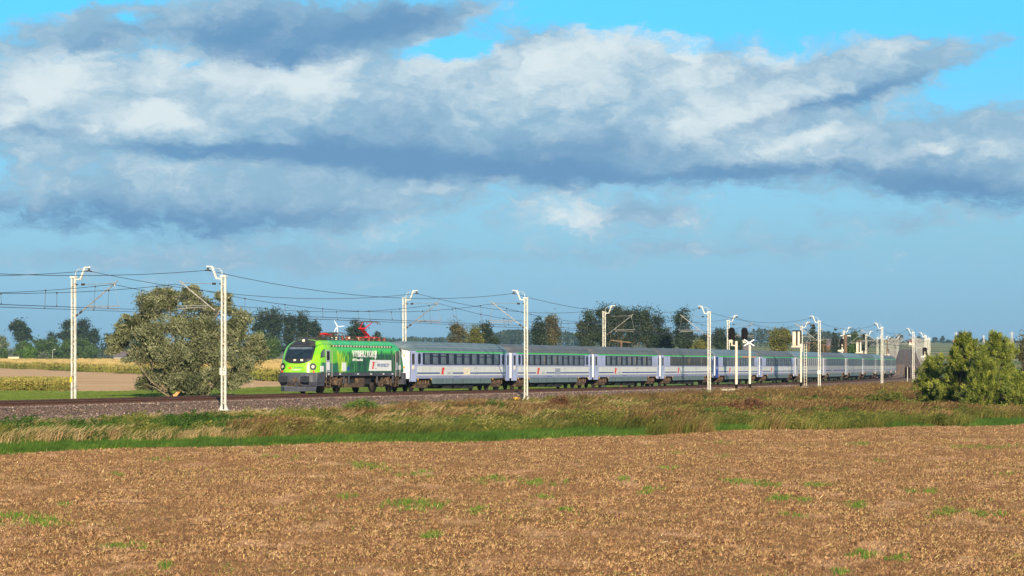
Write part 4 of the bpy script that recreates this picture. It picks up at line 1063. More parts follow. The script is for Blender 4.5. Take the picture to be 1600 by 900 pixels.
def enrich_clod():
    t = NT(M_CLOD.node_tree); b = t.n['Principled BSDF']; old = b.inputs['Base Color'].links[0].from_socket; p = t.pos()
    c = t.mix(t.smooth(t.noise(t.vmath('MULTIPLY', p, (1.5, .6, 1)), .22, 5, .62), .44, .64, 0, .65), old, (.235, .12, .055))
    c = t.mix(t.smooth(t.noise(t.vmath('ADD', t.vmath('MULTIPLY', p, (1.6, .5, 1)), (40, 9, 0)), .4, 5, .65), .52, .68, 0, .5), c, (.62, .37, .22))
    c = t.mix(t.smooth(t.noise(p, 1.3, 5, .7), .50, .68, 0, .5), c, (.20, .11, .05))
    g = t.math('MULTIPLY', t.smooth(t.noise(t.vmath('MULTIPLY', p, (.5, 1.1, 1)), .5, 5, .7), .54, .68), t.smooth(t.noise(p, 5, 4, .75), .45, .62))
    c = t.mix(t.math('MULTIPLY', g, .6), c, (.19, .19, .04)); t.put(b.inputs['Base Color'], c)
enrich_clod()
def soil_tile(seed, r=.85, n=290, ns=80):
    g = np.random.default_rng(seed); X = g.uniform(-r, r, n); Y = g.uniform(-r, r, n); b = np.array([(1, 0, -.35), (-1, 0, -.35), (0, 1, -.35), (0, -1, -.35), (.2, .1, .85)], float)
    sc = g.uniform(.5, 1.3, (n, 1, 3)) * (g.uniform(.010, .040, n) * g.choice([.8, 1, 1, 1, 1.6, 2.6], n))[:, None, None]; th = g.uniform(0, 6.28, n); v = b[None] * sc
    c, s_ = np.cos(th)[:, None], np.sin(th)[:, None]
    v = np.stack([v[..., 0] * c - v[..., 1] * s_, v[..., 0] * s_ + v[..., 1] * c, v[..., 2]], -1) + np.stack([X, Y, X * 0 + .01], -1)[:, None, :]
    f = np.array([(0, 2, 4), (2, 1, 4), (1, 3, 4), (3, 0, 4)]); q = (f[None] + 5 * np.arange(n)[:, None, None]).reshape(-1, 3)
    # short stubble and root bits
    X, Y = g.uniform(-r, r, ns), g.uniform(-r, r, ns); L = g.uniform(.03, .12, ns); t2 = g.uniform(0, 6.28, ns); ph = g.uniform(0, 1.3, ns); w = .006
    c0 = np.stack([X, Y, X * 0 + .02], -1); d = np.stack([np.cos(t2) * np.cos(ph) * L, np.sin(t2) * np.cos(ph) * L, np.sin(ph) * L], -1); ww = np.stack([-np.sin(t2) * w, np.cos(t2) * w, w + 0 * t2], -1)
    v2 = np.stack([c0 - ww, c0 + ww, c0 + d], 1).reshape(-1, 3); q2 = np.arange(3 * ns).reshape(-1, 3) + 5 * n
    tn = np.concatenate([np.repeat(g.uniform(0, .82, n), 5), np.repeat(g.choice([.0, .03, .97, 1.0], ns), 3)])
    return bpy.data.objects.new('s', np_mesh('soil_crumbs', np.concatenate([v.reshape(-1, 3), v2]), np.concatenate([q, q2]), M_CLOD, {'tint': tn}))
def scatter_soil():
    P = []; y = 57.0
    while y < 205:
        st = .95; hw = (y + 150) * .125; x = -hw + rng.uniform(0, st)
        while x < hw: P.append((x + rng.normal(0, .3), y + rng.normal(0, .3))); x += st
        y += st
    P = np.array(P); X, Y = P[:, 0], P[:, 1]; ok = Y < edge_Y(X, Y) - .6; X, Y = X[ok], Y[ok]; n = len(X)
    gn_scatter('soil_clods', np.stack([X, Y, ground_z(X, Y)], -1), rng.integers(0, 4, n) * math.pi / 2 + rng.normal(0, .3, n), np.ones(n), rng.integers(0, 4, n), rng.uniform(0, 1, n), [soil_tile(60 + k) for k in range(4)])
# volunteer grass patches on the stubble
M_TUFT = tint_mat('fresh_grass', [(0, (.04, .11, .012)), (.5, (.09, .20, .02)), (1, (.22, .29, .04))], .7, .25)
PATCH = [(640, 797, 44, 7, 700), (690, 802, 18, 6, 200), (675, 838, 15, 5, 230), (35, 818, 55, 10, 700), (70, 826, 25, 6, 300), (200, 866, 26, 7, 220), (262, 893, 9, 5, 90), (590, 737, 26, 4, 260), (555, 733, 30, 5, 220), (650, 748, 24, 4, 240),
         (768, 757, 26, 5, 300), (840, 761, 30, 4, 380), (980, 757, 16, 4, 160), (845, 783, 13, 4, 140), (745, 806, 14, 4, 150), (880, 802, 10, 4, 90), (1355, 868, 20, 6, 240), (1400, 870, 14, 5, 140), (1158, 758, 30, 4, 320), (1190, 763, 28, 4, 260), (1275, 762, 24, 4, 240), (1215, 783, 22, 4, 260), (1335, 792, 20, 4, 220),
         (1440, 773, 30, 4, 260), (1490, 801, 40, 4, 320), (1540, 806, 30, 4, 220), (1015, 772, 16, 5, 160), (1340, 694, 26, 3, 220), (1560, 700, 40, 3, 280), (1500, 700, 30, 3, 200), (1040, 733, 14, 4, 110), (100, 793, 20, 4, 70), (180, 746, 16, 3, 90), (1240, 806, 14, 4, 110), (550, 786, 14, 4, 110), (1315, 890, 12, 4, 120), (1255, 784, 14, 3, 110),
         (720, 690, 18, 3, 90), (1120, 690, 20, 3, 90), (430, 720, 40, 3, 110), (240, 722, 40, 3, 110), (1380, 720, 12, 3, 60), (1570, 742, 14, 3, 60), (1130, 712, 20, 3, 80), (1060, 706, 20, 3, 80)]
def scatter_tufts():
    XS, YS, HS = [], [], []
    for px, py, rx, ry, n in PATCH:
        n = int(n * 1.5); k = max(3, n // 25); cx = px + rng.normal(0, rx * .55, k); cy = py + rng.normal(0, ry * .55, k); i = rng.integers(0, k, n)
        qx = cx[i] + rng.normal(0, 4.6, n); qy = cy[i] + rng.normal(0, 1.1, n)
        Y = FPX * 4.95 / (qy - EYE); XS.append((qx - 800) * Y / FPX); YS.append(Y); HS.append(rng.uniform(.05, .20, n))
    X, Y = field_sample(70000, 58, 200, 1.4, .125); m = fnoise(X * .22, Y * .22, 5) + .7 * fnoise(X * .9, Y * .9, 6)
    ok = (m > .45 + rng.uniform(0, .5, len(m))) & (Y < edge_Y(X, Y)); X, Y = X[ok], Y[ok]; XS.append(X); YS.append(Y); HS.append(rng.uniform(.06, .15, len(X)))
    X = np.concatenate(XS); Y = np.concatenate(YS); H = np.concatenate(HS); n = len(X); Z = ground_z(X, Y) - .02
    th = rng.uniform(0, 6.28, n); W = .009 * (Y / 60) ** .6 * rng.uniform(.7, 1.5, n); lean = rng.uniform(0, .5, n) * H; la = rng.uniform(0, 6.28, n)
    c = np.stack([X, Y, Z], -1); w = np.stack([np.cos(th) * W, np.sin(th) * W, 0 * W], -1); t = np.stack([np.cos(la) * lean, np.sin(la) * lean, H], -1)
    V = np.stack([c - w, c + w, c + t * .6 + w * .7, c + t], 1)
    link_mesh('sprouting_grass', quads_mesh('sprouting_grass', V, M_TUFT, rng.uniform(0, 1, n)), kind='stuff')
scatter_tufts()

# ---- clumps for instancing
def clump(name, n, h, r, w, mt, lean=.35, seed=1, droop=.3, head=False):
    g = np.random.default_rng(seed); a = g.uniform(0, 6.28, n); rr = r * np.sqrt(g.uniform(0, 1, n)); X, Y = np.cos(a) * rr, np.sin(a) * rr
    H = h * g.uniform(.45, 1.0, n); la = g.uniform(0, 6.28, n); l = H * g.uniform(0, lean, n); th = g.uniform(0, 6.28, n); W = w * g.uniform(.6, 1.3, n)
    c = np.stack([X, Y, 0 * X - .05], -1); ww = np.stack([np.cos(th) * W, np.sin(th) * W, 0 * W], -1)
    m = c + np.stack([np.cos(la) * l * .4, np.sin(la) * l * .4, H * .6], -1); m[:, 0] += .12 * H; t = c + np.stack([np.cos(la) * l + .42 * H, np.sin(la) * l, H * (1 - droop * .3)], -1)
    V = [np.stack([c - ww, c + ww, m + ww * .9, m - ww * .9], 1), np.stack([m - ww * .9, m + ww * .9, t + ww * (.9 if head else .15), t - ww * (.9 if head else .15)], 1)]
    tn = g.uniform(0, 1, n); me = quads_mesh(name, np.concatenate(V), mt, np.concatenate([tn, tn]))
    return bpy.data.objects.new(name, me)
def leafy(name, n, h, r, sz, mt, seed):
    g = np.random.default_rng(seed); a = g.uniform(0, 6.28, n); rr = r * np.sqrt(g.uniform(0, 1, n)); z = h * g.uniform(0.05, 1, n) ** .8
    rr *= (1 - .5 * z / h); c = np.stack([np.cos(a) * rr, np.sin(a) * rr, z], -1); u = g.normal(size=(n, 3)); u /= np.linalg.norm(u, axis=1)[:, None]; v = np.cross(u, g.normal(size=(n, 3))); v /= np.linalg.norm(v, axis=1)[:, None]
    s_ = sz * g.uniform(.6, 1.4, (n, 1)); V = np.stack([c - u * s_, c - v * s_ * .45, c + u * s_, c + v * s_ * .45], 1)
    return bpy.data.objects.new(name, quads_mesh(name, V, mt, g.uniform(0, 1, n)))
def gn_scatter(name, P, rot, scl, idx, tint, coll_objs, mats=None):
    me = bpy.data.meshes.new(name); me.vertices.add(len(P)); me.vertices.foreach_set('co', np.asarray(P, np.float32).ravel())
    for nm, ty, arr in (('rotz', 'FLOAT', rot), ('scl', 'FLOAT', scl), ('pick', 'INT', idx), ('tint2', 'FLOAT', tint)):
        a = me.attributes.new(nm, ty, 'POINT'); a.data.foreach_set('value', np.asarray(arr, np.int32 if ty == 'INT' else np.float32))
    me.update(); o = link_mesh(name, me, kind='stuff')
    c = bpy.data.collections.new(name + '_sources')
    for k, s_ in enumerate(coll_objs): s_.name = '%s_source_%02d' % (name, k); c.objects.link(s_)
    ng = bpy.data.node_groups.new(name, 'GeometryNodeTree'); ng.interface.new_socket('Geometry', in_out='INPUT', socket_type='NodeSocketGeometry'); ng.interface.new_socket('Geometry', in_out='OUTPUT', socket_type='NodeSocketGeometry')
    N = ng.nodes; gi = N.new('NodeGroupInput'); go = N.new('NodeGroupOutput'); ip = N.new('GeometryNodeInstanceOnPoints'); ci = N.new('GeometryNodeCollectionInfo')
    ci.inputs['Collection'].default_value = c; ci.inputs['Separate Children'].default_value = True; ci.inputs['Reset Children'].default_value = True
    def na(nm, ty):
        x = N.new('GeometryNodeInputNamedAttribute'); x.data_type = ty; x.inputs['Name'].default_value = nm
        return [q for q in x.outputs if q.enabled and q.name == 'Attribute'][0]
    L = ng.links; cx = N.new('ShaderNodeCombineXYZ'); L.new(na('rotz', 'FLOAT'), cx.inputs[2])
    L.new(gi.outputs[0], ip.inputs['Points']); L.new(ci.outputs[0], ip.inputs['Instance']); ip.inputs['Pick Instance'].default_value = True
    L.new(na('pick', 'INT'), ip.inputs['Instance Index']); L.new(cx.outputs[0], ip.inputs['Rotation']); L.new(na('scl', 'FLOAT'), ip.inputs['Scale']); L.new(ip.outputs[0], go.inputs[0])
    md = o.modifiers.new('scatter', 'NODES'); md.node_group = ng; return o
def grass_mat(name, stops, trans=.25, amt=.45):
    m = tint_mat(name, stops, .8, trans); t = NT(m.node_tree)
    # patches of colour from plant to plant
    rp = [n for n in t.n if n.type == 'VALTORGB'][0]; f = t.attr('tint'); f2 = t.attr('tint2', 'INSTANCER')
    t.put(rp.inputs[0], t.math('ADD', t.math('MULTIPLY', f, 1 - amt), t.math('MULTIPLY', f2, amt))); return m
G_LOW = grass_mat('low_green_grass', [(0, (.03, .07, .012)), (.5, (.07, .15, .018)), (1, (.18, .26, .035))])
G_DRY = grass_mat('dry_reed_grass', [(0, (.26, .16, .07)), (.4, (.48, .33, .15)), (1, (.72, .55, .30))])
G_OLV = grass_mat('olive_weeds', [(0, (.025, .034, .008)), (.4, (.085, .105, .016)), (.7, (.19, .19, .035)), (.88, (.32, .27, .075)), (1, (.46, .34, .13))])
G_RST = grass_mat('rusty_weeds', [(0, (.035, .02, .009)), (.4, (.12, .068, .025)), (.75, (.26, .16, .06)), (1, (.46, .32, .135))])
G_DRK = grass_mat('dark_green_weeds', [(0, (.015, .04, .007)), (.5, (.055, .12, .016)), (1, (.15, .23, .035))])
SRC = [clump('a', 70, .24, .48, .010, G_LOW, .6, 1), clump('a', 60, .46, .45, .010, G_LOW, .6, 2),
       clump('a', 56, .85, .42, .009, G_DRY, .5, 3, .6, True), clump('a', 52, 1.0, .42, .009, G_DRY, .45, 4, .6, True),
       clump('a', 80, .9, .48, .009, G_OLV, .5, 5), leafy('a', 70, .8, .5, .07, G_OLV, 6),
       clump('a', 76, 1.0, .48, .009, G_RST, .45, 7, .3, True), leafy('a', 60, .9, .45, .05, G_RST, 8),
       clump('a', 80, .8, .48, .010, G_DRK, .5, 9), leafy('a', 80, .75, .5, .075, G_DRK, 10)]
scatter_soil()
def verge():
    n = 150000; X, Y = field_sample(n, 120, 560, 1.25, .15)
    px = 800 + FPX * X / Y; s, d = sd_of(X, Y); eY = edge_Y(X, Y)
    dmin = np.interp(px, [0, 350, 650, 900, 1100], [10.6, 10.2, 9.6, 8.2, 7.7])
    ok = (Y > eY - .8 + rng.normal(0, .5, n)) & (d > dmin + rng.normal(0, .35, n)) & (px > -60) & (px < 1680); X, Y, px, s, d, eY, dmin = (q[ok] for q in (X, Y, px, s, d, eY, dmin)); n = len(X)
    f = (Y - eY) / np.maximum((Y - eY) + (d - dmin) * 2.44, 1)
    f = np.clip(f, 0, 1)
    n1 = fnoise(X * .17, Y * .10, 21); n2 = fnoise(X * .6, Y * .3, 22); n3 = fnoise(X * .3, Y * .14, 23); r = rng.uniform(0, 1, n)
    kind = np.full(n, 2)        # 0 low green 1 dry 2 olive 3 rust 4 dark green
    j = f + .07 * n1 + .05 * n2
    L = px < 380 + 40 * n1
    ka = np.select([j < .26, (j < .31) & (n3 > -.25) & (r < .7), (j < .36) & (r < .2), j > .95, n2 + .5 * n1 > .15, r < .10], [0, 1, 1, np.where(r < .7, 2, 1), 2, 1], 4)
    kb = np.select([j < .17, (j < .27) & (r < .7), r < .10, n1 + .7 * n2 > .35, (n3 < -.5) & (f > .25), n3 + .6 * n2 > .15, r < .55], [0, 2, 1, 2, 4, 3, 2], 1)
    kc = np.select([j < .04, (j < .10) & (r < .7), (f > .80) & (r < .65), n3 + .9 * n2 > .60, n1 + .9 * n2 > .30, n1 + .9 * n2 < -.75, r < .22, r < .36], [0, 2, 3, 3, 2, 4, 3, 1], 2)
    kind = np.where(L, ka, np.where(px < 960 + 60 * n1, kb, kc))
    idx = kind * 2 + np.where((kind == 0) | (kind == 1), rng.integers(0, 2, n), (rng.uniform(0, 1, n) < .25).astype(int)); scl = rng.uniform(.7, 1.3, n) * np.where(kind == 0, 1.0 + .2 * n1, 1.0 + .15 * n3); scl = scl * np.where(f > .8, .8, 1)
    scl *= np.clip(Y / 200, 1, 1.6) ** .6
    tn = np.clip(.5 + .3 * n2 + rng.normal(0, .28, n), 0, 1)
    gn_scatter('verge_grass_and_weeds', np.stack([X, Y, ground_z(X, Y)], -1), rng.normal(0, .55, n), scl, idx, tn, SRC)
    return n
print('verge clumps', verge())
# meadow behind the line: short mown grass
def meadow():
    n = 60000; X, Y = field_sample(n, 180, 480, 1.2, .14); px = 800 + FPX * X / Y; s, d = sd_of(X, Y)
    ok = (d < -9.2) & (px > -40) & (px < 1480) & (Y < np.where(px < 655, sandF(px), 470)); X, Y = X[ok], Y[ok]; n = len(X)
    gn_scatter('meadow_grass', np.stack([X, Y, ground_z(X, Y)], -1), rng.uniform(0, 6.28, n), rng.uniform(.45, .8, n), np.zeros(n), np.clip(.6 + .3 * fnoise(X * .1, Y * .05, 4), 0, 1),
               [clump('m', 40, .3, .6, .02, grass_mat('meadow_blades', [(0, (.07, .11, .015)), (.5, (.13, .19, .03)), (1, (.24, .27, .06))]), .5, 31)])
meadow()

# ---- maize
G_MZ = grass_mat('maize_leaves', [(0, (.09, .10, .02)), (.35, (.17, .20, .035)), (.7, (.36, .31, .08)), (1, (.55, .42, .16))], .3, .35)
G_MZT = grass_mat('maize_tassels', [(0, (.38, .27, .09)), (1, (.62, .46, .20))], .2, .3)
def maize_src(seed, tall=2.3):
    g = np.random.default_rng(seed); V = []; tn = []
    for i in range(16):
        x, y = g.uniform(-.9, .9, 2); h = tall * g.uniform(.85, 1.05)
        for k in range(7):
            z = h * (.12 + .8 * k / 7); a = g.uniform(0, 6.28); l = g.uniform(.35, .6); w = .06; dx, dy = math.cos(a), math.sin(a)
            V.append([(x - dy * w, y + dx * w, z), (x + dy * w, y - dx * w, z), (x + dx * l * .6 + dy * w, y + dy * l * .6 - dx * w, z + .25), (x + dx * l, y + dy * l, z + .02)])
            tn.append(min(1, max(0, .15 + .8 * z / h * g.uniform(.6, 1.2))))
        V.append([(x - .03, y, 0), (x + .03, y, 0), (x + .03, y, h * .9), (x - .03, y, h * .9)]); tn.append(.6)
    V = np.array(V); return quads_mesh('m', V, G_MZ, np.array(tn))
def tassel_src(seed, tall=2.3):
    g = np.random.default_rng(seed); V = []
    for i in range(16):
        x, y = g.uniform(-.9, .9, 2); h = tall * g.uniform(.95, 1.12)
        for k in range(3):
            a = g.uniform(0, 6.28); l = .16; dx, dy = math.cos(a) * l, math.sin(a) * l
            V.append([(x - .03, y, h - .35), (x + .03, y, h - .35), (x + dx + .02, y + dy, h), (x + dx - .02, y + dy, h)])
    return quads_mesh('t', np.array(V), G_MZT, g.uniform(0, 1, len(V)))
def maize(name, fn, n, ylo, yhi, sc):
    X, Y = field_sample(n, ylo, yhi, 1.6, .16); px = 800 + FPX * X / Y; ok = fn(px, Y); X, Y = X[ok], Y[ok]; n = len(X)
    src = [bpy.data.objects.new('m', maize_src(41)), bpy.data.objects.new('m', maize_src(42))]; tn = np.clip(.5 + .3 * fnoise(X * .03, Y * .03, 9), 0, 1)
    gn_scatter(name, np.stack([X, Y, ground_z(X, Y)], -1), rng.uniform(0, 6.28, n), sc * rng.uniform(.9, 1.1, n), rng.integers(0, 2, n), tn, src)
    if sc > .9: gn_scatter(name + '_tassels', np.stack([X, Y, ground_z(X, Y)], -1), rng.uniform(0, 6.28, n), sc * rng.uniform(.9, 1.1, n), np.zeros(n), tn, [bpy.data.objects.new('t', tassel_src(43))])
maize('maize_crop', lambda p, Y: (Y > sandB(p)) & (Y < 1200) & (p < 700) & (p > -60), 26000, 465, 1200, 1.0)
maize('young_maize_crop', lambda p, Y: (Y > 366) & (Y < 392 + 8 * np.sin(p * .03)) & (p < 95 + 20 * np.sin(Y)) & (p > -60), 14000, 365, 402, .68)
hp = ground_at(101, 372); hb_ = MB(); g_ = np.random.default_rng(3)
ring = [[((.15 + r) * math.cos(a) * 1.7 * g_.uniform(.85, 1.15), (.15 + r) * math.sin(a) * g_.uniform(.85, 1.15), .7 * (1 - r ** 1.6) * g_.uniform(.8, 1.1) - .05) for a in np.linspace(0, 6.283, 15)[:-1]] for r in (0, .3, .55, .8, 1.0)]
hb_.add([p for l in ring for p in l], [(i * 14 + k, i * 14 + (k + 1) % 14, (i + 1) * 14 + (k + 1) % 14, (i + 1) * 14 + k) for i in range(4) for k in range(14)] + [list(range(14))])
tag(hb_.build('earth_heap', mat('heap_soil', (.13, .085, .06), .95, 0, .3, 4, bump=.1, bscale=8), loc=hp, smooth=True), 'small heap of dark earth at the corner of the low maize patch', 'earth heap')

# ================================================================== trees
def leaf_mat(name, stops, trans=.2, rough=.6): return tint_mat(name, stops, rough, trans, spec=.3)
def crown_mesh(name, lobes, n, size, mt, seed, aspect=.5, clumps=26, sig=.22, up=0.0, shell=.55):
    g = np.random.default_rng(seed); lobes = np.array(lobes, float); vol = (lobes[:, 3] * lobes[:, 4] * lobes[:, 5]) ** (2 / 3); pr = vol / vol.sum()
    nc = clumps * len(lobes); li = g.choice(len(lobes), nc, p=pr); dr = g.normal(size=(nc, 3)); dr /= np.linalg.norm(dr, axis=1)[:, None]; rad = g.uniform(shell, 1.0, (nc, 1))
    C = lobes[li, :3] + dr * rad * lobes[li, 3:6]; csz = lobes[li, 3:6].mean(1) * sig * g.uniform(.5, 1.5, nc); ct = g.uniform(0, 1, nc)
    k = g.integers(0, nc, n); off = g.normal(size=(n, 3)); off[:, 2] *= .75; P = C[k] + off * csz[k][:, None]
    u = g.normal(size=(n, 3)); u[:, 2] += up; u += dr[k] * .6; u /= np.linalg.norm(u, axis=1)[:, None]; v = np.cross(u, g.normal(size=(n, 3))); v /= np.linalg.norm(v, axis=1)[:, None] + 1e-6
    s_ = size * g.uniform(.6, 1.4, (n, 1)); V = np.stack([P - u * s_, P - v * s_ * aspect, P + u * s_, P + v * s_ * aspect], 1)
    tn = np.clip(.55 * ct[k] + .45 * g.uniform(0, 1, n), 0, 1); return quads_mesh(name, V, mt, tn)
M_BARK = mat('bark', (.10, .075, .05), .9, 0, .25, 4); M_WBARK = mat('willow_bark', (.20, .16, .10), .9, 0, .25, 4)
def limbs(lobes, h0, r0, m, base=(0, 0), n=None, seed=0):
    g = np.random.default_rng(seed); mb = MB(); mb.tube([(base[0], base[1], -.4), (base[0] * .8, base[1] * .8, h0)], [r0, r0 * .75], 8)
    mb2 = MB()
    for l in lobes[:n]:
        c = Vector(l[:3]); b = Vector((base[0] * .8, base[1] * .8, h0 * g.uniform(.6, 1)))
        mid = b.lerp(c, .5) + Vector((g.uniform(-.1, .1), g.uniform(-.1, .1), .12)) * (c - b).length
        mb2.tube([b, mid, c, c + (c - mid) * .5], [r0 * .5, r0 * .33, r0 * .16, r0 * .05], 6)
    return mb, mb2
def tree(name, label, cat, px, top, hw, Y, mt, lobes_n, seed, leaf=None, dens=1.5, group=None, shape='round', bark=None, bottom=.12, trunk_r=None, asp=.6, sig=.30, clumps=None):
    """px: photo column of the stem, top: photo row of the crown's top, hw: half width in photo px, Y: distance"""
    g = np.random.default_rng(seed); b = ground_at(px, Y); m = Y / FPX; H = (EYE - top) * m - b.z; W = hw * m
    t = empty(name, b, 0, label, cat, group); L = []
    for k in range(lobes_n):
        if shape == 'round':
            z = bottom + (1 - bottom) * g.uniform(.12, .86); e = math.sqrt(max(.08, 1 - ((z - .55) / .55) ** 2)); r = g.uniform(.26, .42) * min(1, 1.15 * e)
            a = g.uniform(0, 6.28); q = g.uniform(.2, .72) * e
            L.append((math.cos(a) * q * W, math.sin(a) * q * W * .8, min(z, 1 - r * W * .9 / H) * H, r * W, r * W * .9, r * W * g.uniform(.8, 1.1)))
        elif shape == 'tall':
            z = bottom + (1 - bottom) * (k + .5) / lobes_n; e = math.sin(math.pi * min(1, (z * .8 + .18))) ** .6; x = g.uniform(-.5, .5) * W * e
            L.append((x, g.uniform(-.4, .4) * W, min(z, .92) * H, W * .5 * e, W * .5 * e, H * .15))
        elif shape == 'cone':
            z = bottom + (1 - bottom) * (k + .3) / lobes_n; e = 1 - z * .93
            L.append((g.uniform(-.12, .12) * W, g.uniform(-.12, .12) * W, z * H, W * e, W * e, H * .09))
    if shape == 'round': L.append((0, 0, H * (1 - .3), W * .45, W * .4, H * .3))
    apx = hw * 2 * (H / m); nl = int(min(16000, max(600, apx * dens * 2.2))); lf = leaf or 1.3 * m
    tr, lm = limbs(L, H * max(bottom, .08), trunk_r or max(.12, H * .018), bark or M_BARK, seed=seed, n=7)
    to = tr.build('trunk', bark or M_BARK, t, True); lo = lm.build('limbs', bark or M_BARK, to, True)
    link_mesh('crown', crown_mesh('crown', L, nl, lf, mt, seed, asp, clumps or 14, sig), t); return t

# ---- the big willow behind the rails
W_LEAF = leaf_mat('willow_leaves', [(0, (.025, .03, .012)), (.35, (.095, .105, .045)), (.7, (.21, .22, .11)), (1, (.36, .37, .21))], .12)
def willow():
    Y = 300.; b = ground_at(285, Y); m = Y / FPX; t = empty('willow_tree', b, 0, 'big shaggy silver-green willow with several leaning stems right behind the rails', 'tree')
    def P(px, py, dy=0): return ((px - 285) * m, dy, (EYE - py) * m - b.z)
    blob = [(235, 480, 24, 22, 0), (262, 470, 20, 22, 1), (300, 470, 22, 22, -1), (322, 480, 18, 18, 1), (350, 470, 12, 18, 2), (372, 500, 22, 22, 0), (215, 505, 22, 18, 1), (195, 522, 18, 12, 0), (182, 540, 16, 10, 1), (240, 520, 26, 22, -2), (280, 510, 26, 24, -1), (320, 520, 28, 24, -2),
            (360, 530, 28, 22, 0), (395, 535, 20, 18, 1), (408, 550, 12, 14, 0), (225, 550, 24, 18, 0), (262, 550, 28, 20, -2.5), (305, 555, 30, 22, -2.5), (345, 560, 28, 22, -2), (385, 565, 20, 18, 0), (240, 585, 20, 16, 0), (290, 590, 26, 18, -2), (330, 592, 28, 20, -3), (355, 598, 18, 14, -1), (222, 600, 14, 10, 1), (310, 605, 24, 10, -2.5),
            (345, 460, 10, 12, 0), (250, 600, 24, 14, 1), (205, 560, 14, 12, 1), (275, 575, 24, 18, 0), (375, 585, 16, 14, 0), (180, 530, 14, 10, 0), (176, 545, 12, 9, 0), (200, 500, 14, 12, 0), (185, 512, 12, 9, 0), (305, 458, 12, 12, 0), (250, 462, 12, 12, 0)]
    L = [(*P(x, y, dy), rx * m, rx * m * 1.1, ry * m) for x, y, rx, ry, dy in blob]
    me = crown_mesh('crown', L, 130000, .175, W_LEAF, 5, .26, 26, .19, .9, .3); link_mesh('crown', me, t)
    st = MB(); base = Vector(P(290, 617)); base.z = -.3
    for (x, y, r) in ((215, 540, .22), (235, 480, .26), (262, 470, .2), (290, 500, .3), (305, 470, .22), (345, 480, .25), (372, 520, .2), (395, 545, .16), (185, 540, .14), (222, 598, .12), (340, 560, .18)):
        e = Vector(P(x, y)); b0 = base + Vector((g_.uniform(-1.2, 1.2), g_.uniform(-.5, .5), 0)); md = b0.lerp(e, .45) + Vector((0, -.6, -.4)); m2 = b0.lerp(e, .75) + Vector((g_.uniform(-.3, .3), -.5, 0))
        st.tube([b0, md, m2, e], [r, r * .8, r * .5, r * .15], 7)
    st.build('stems', M_WBARK, t, True)
    br = MB(); q = Vector(P(281, 611)); br.tube([q + Vector((-.4, -1.6, -.5)), q + Vector((.3, -1.7, .15))], [.22, .12], 7); br.build('broken_stub', mat('fresh_wood', (.62, .34, .14), .8), t)
    tw = MB()
    for k in range(90):
        c = Vector(P(g_.uniform(205, 370), g_.uniform(520, 610), g_.uniform(-3.2, -1.5))); tw.tube([c, c + Vector((g_.uniform(-.8, .8), g_.uniform(-.3, .2), g_.uniform(.3, 1.2)))], [.03, .01], 4)
    tw.build('twigs', M_WBARK, t)['kind'] = 'stuff'
willow()

# ---- young pines by the line on the right
P_LEAF = leaf_mat('pine_needles', [(0, (.014, .026, .006)), (.3, (.062, .09, .013)), (.6, (.165, .20, .027)), (1, (.34, .35, .055))], .1)
def pine(px, top, hw, Y, seed, label, lean=0.0, n=34000):
    g = np.random.default_rng(seed); b = ground_at(px, Y); m = Y / FPX; H = (EYE - top) * m - b.z; W = hw * m
    t = empty('pine_tree', b, 0, label, 'tree', 'pines at the end of the line of sight'); V = []; TN = []
    tr = MB(); tr.tube([(0, 0, -.3), (.1 + lean * .4, 0, H * .5), (lean, 0, H * .97)], [.16, .10, .02], 8); br = MB(); tips = []
    nb = 150
    for k in range(nb):
        z = H * (.04 + .93 * (k + g.uniform(0, 1)) / nb); e = (1 - (z / H) ** 2.2) ** .7; a = g.uniform(0, 6.28); l = W * e * g.uniform(.45, 1.15)
        x0 = lean * z / H; up = .30 * l + .12; p0 = Vector((x0, 0, z)); p2 = Vector((x0 + math.cos(a) * l, math.sin(a) * l, z + up * g.uniform(.4, 1.4))); p1 = p0.lerp(p2, .55) - Vector((0, 0, l * .08))
        if k % 2 == 0: br.tube([p0, p1, p2], [.035, .022, .006], 4)
        for q in range(max(2, int(6 * l / W))):
            f = g.uniform(.35, 1.05); c = p0.lerp(p2, f); c += Vector((g.normal(0, .16), g.normal(0, .16), g.normal(0, .10))) * (1 + l * .25); tips.append((c, f, a))
    for k in range(9):
        z = H * g.uniform(.93, 1.03); tips.append((Vector((lean + g.normal(0, .12), g.normal(0, .12), z)), 1, 0))
    T = np.array([tuple(c) for c, f, a in tips]); ft = np.array([f for c, f, a in tips]); i = g.integers(0, len(T), n)
    sg = np.array([.085, .085, .12]); P = T[i] + g.normal(size=(n, 3)) * sg; out = T[i] * [1, 1, 0]; out /= np.linalg.norm(out, axis=1)[:, None] + .01
    u = g.normal(size=(n, 3)) * .5 + out * .7 + [0, 0, .7]; u /= np.linalg.norm(u, axis=1)[:, None]; v = np.cross(u, g.normal(size=(n, 3))); v /= np.linalg.norm(v, axis=1)[:, None]
    s_ = .085 * g.uniform(.6, 1.4, (n, 1)); Q = np.stack([P - u * s_, P - v * s_ * .28, P + u * s_, P + v * s_ * .28], 1)
    cl = g.uniform(0, 1, len(T)); tn = np.clip(.5 * cl[i] + .25 * np.clip(ft[i], 0, 1) + .3 * g.uniform(0, 1, n) - .05, 0, 1)
    to = tr.build('trunk', M_BARK, t, True); br.build('branches', M_BARK, to, True); link_mesh('crown', quads_mesh('crown', Q, P_LEAF, tn), t)
pine(1502, 524, 52, 236, 1, 'bushy yellow-green pine, broadest of the group, with its top above the horizon', .2, 60000)
pine(1562, 523, 48, 231, 2, 'yellow-green pine standing at the right of the group, leaning slightly right', -.3, 54000)
pine(1462, 562, 30, 240, 3, 'low pine at the left foot of the group, spreading towards the rails', -.5, 24000)
pine(1535, 556, 34, 227, 4, 'short pine filling the gap between the two taller pines', 0, 24000)
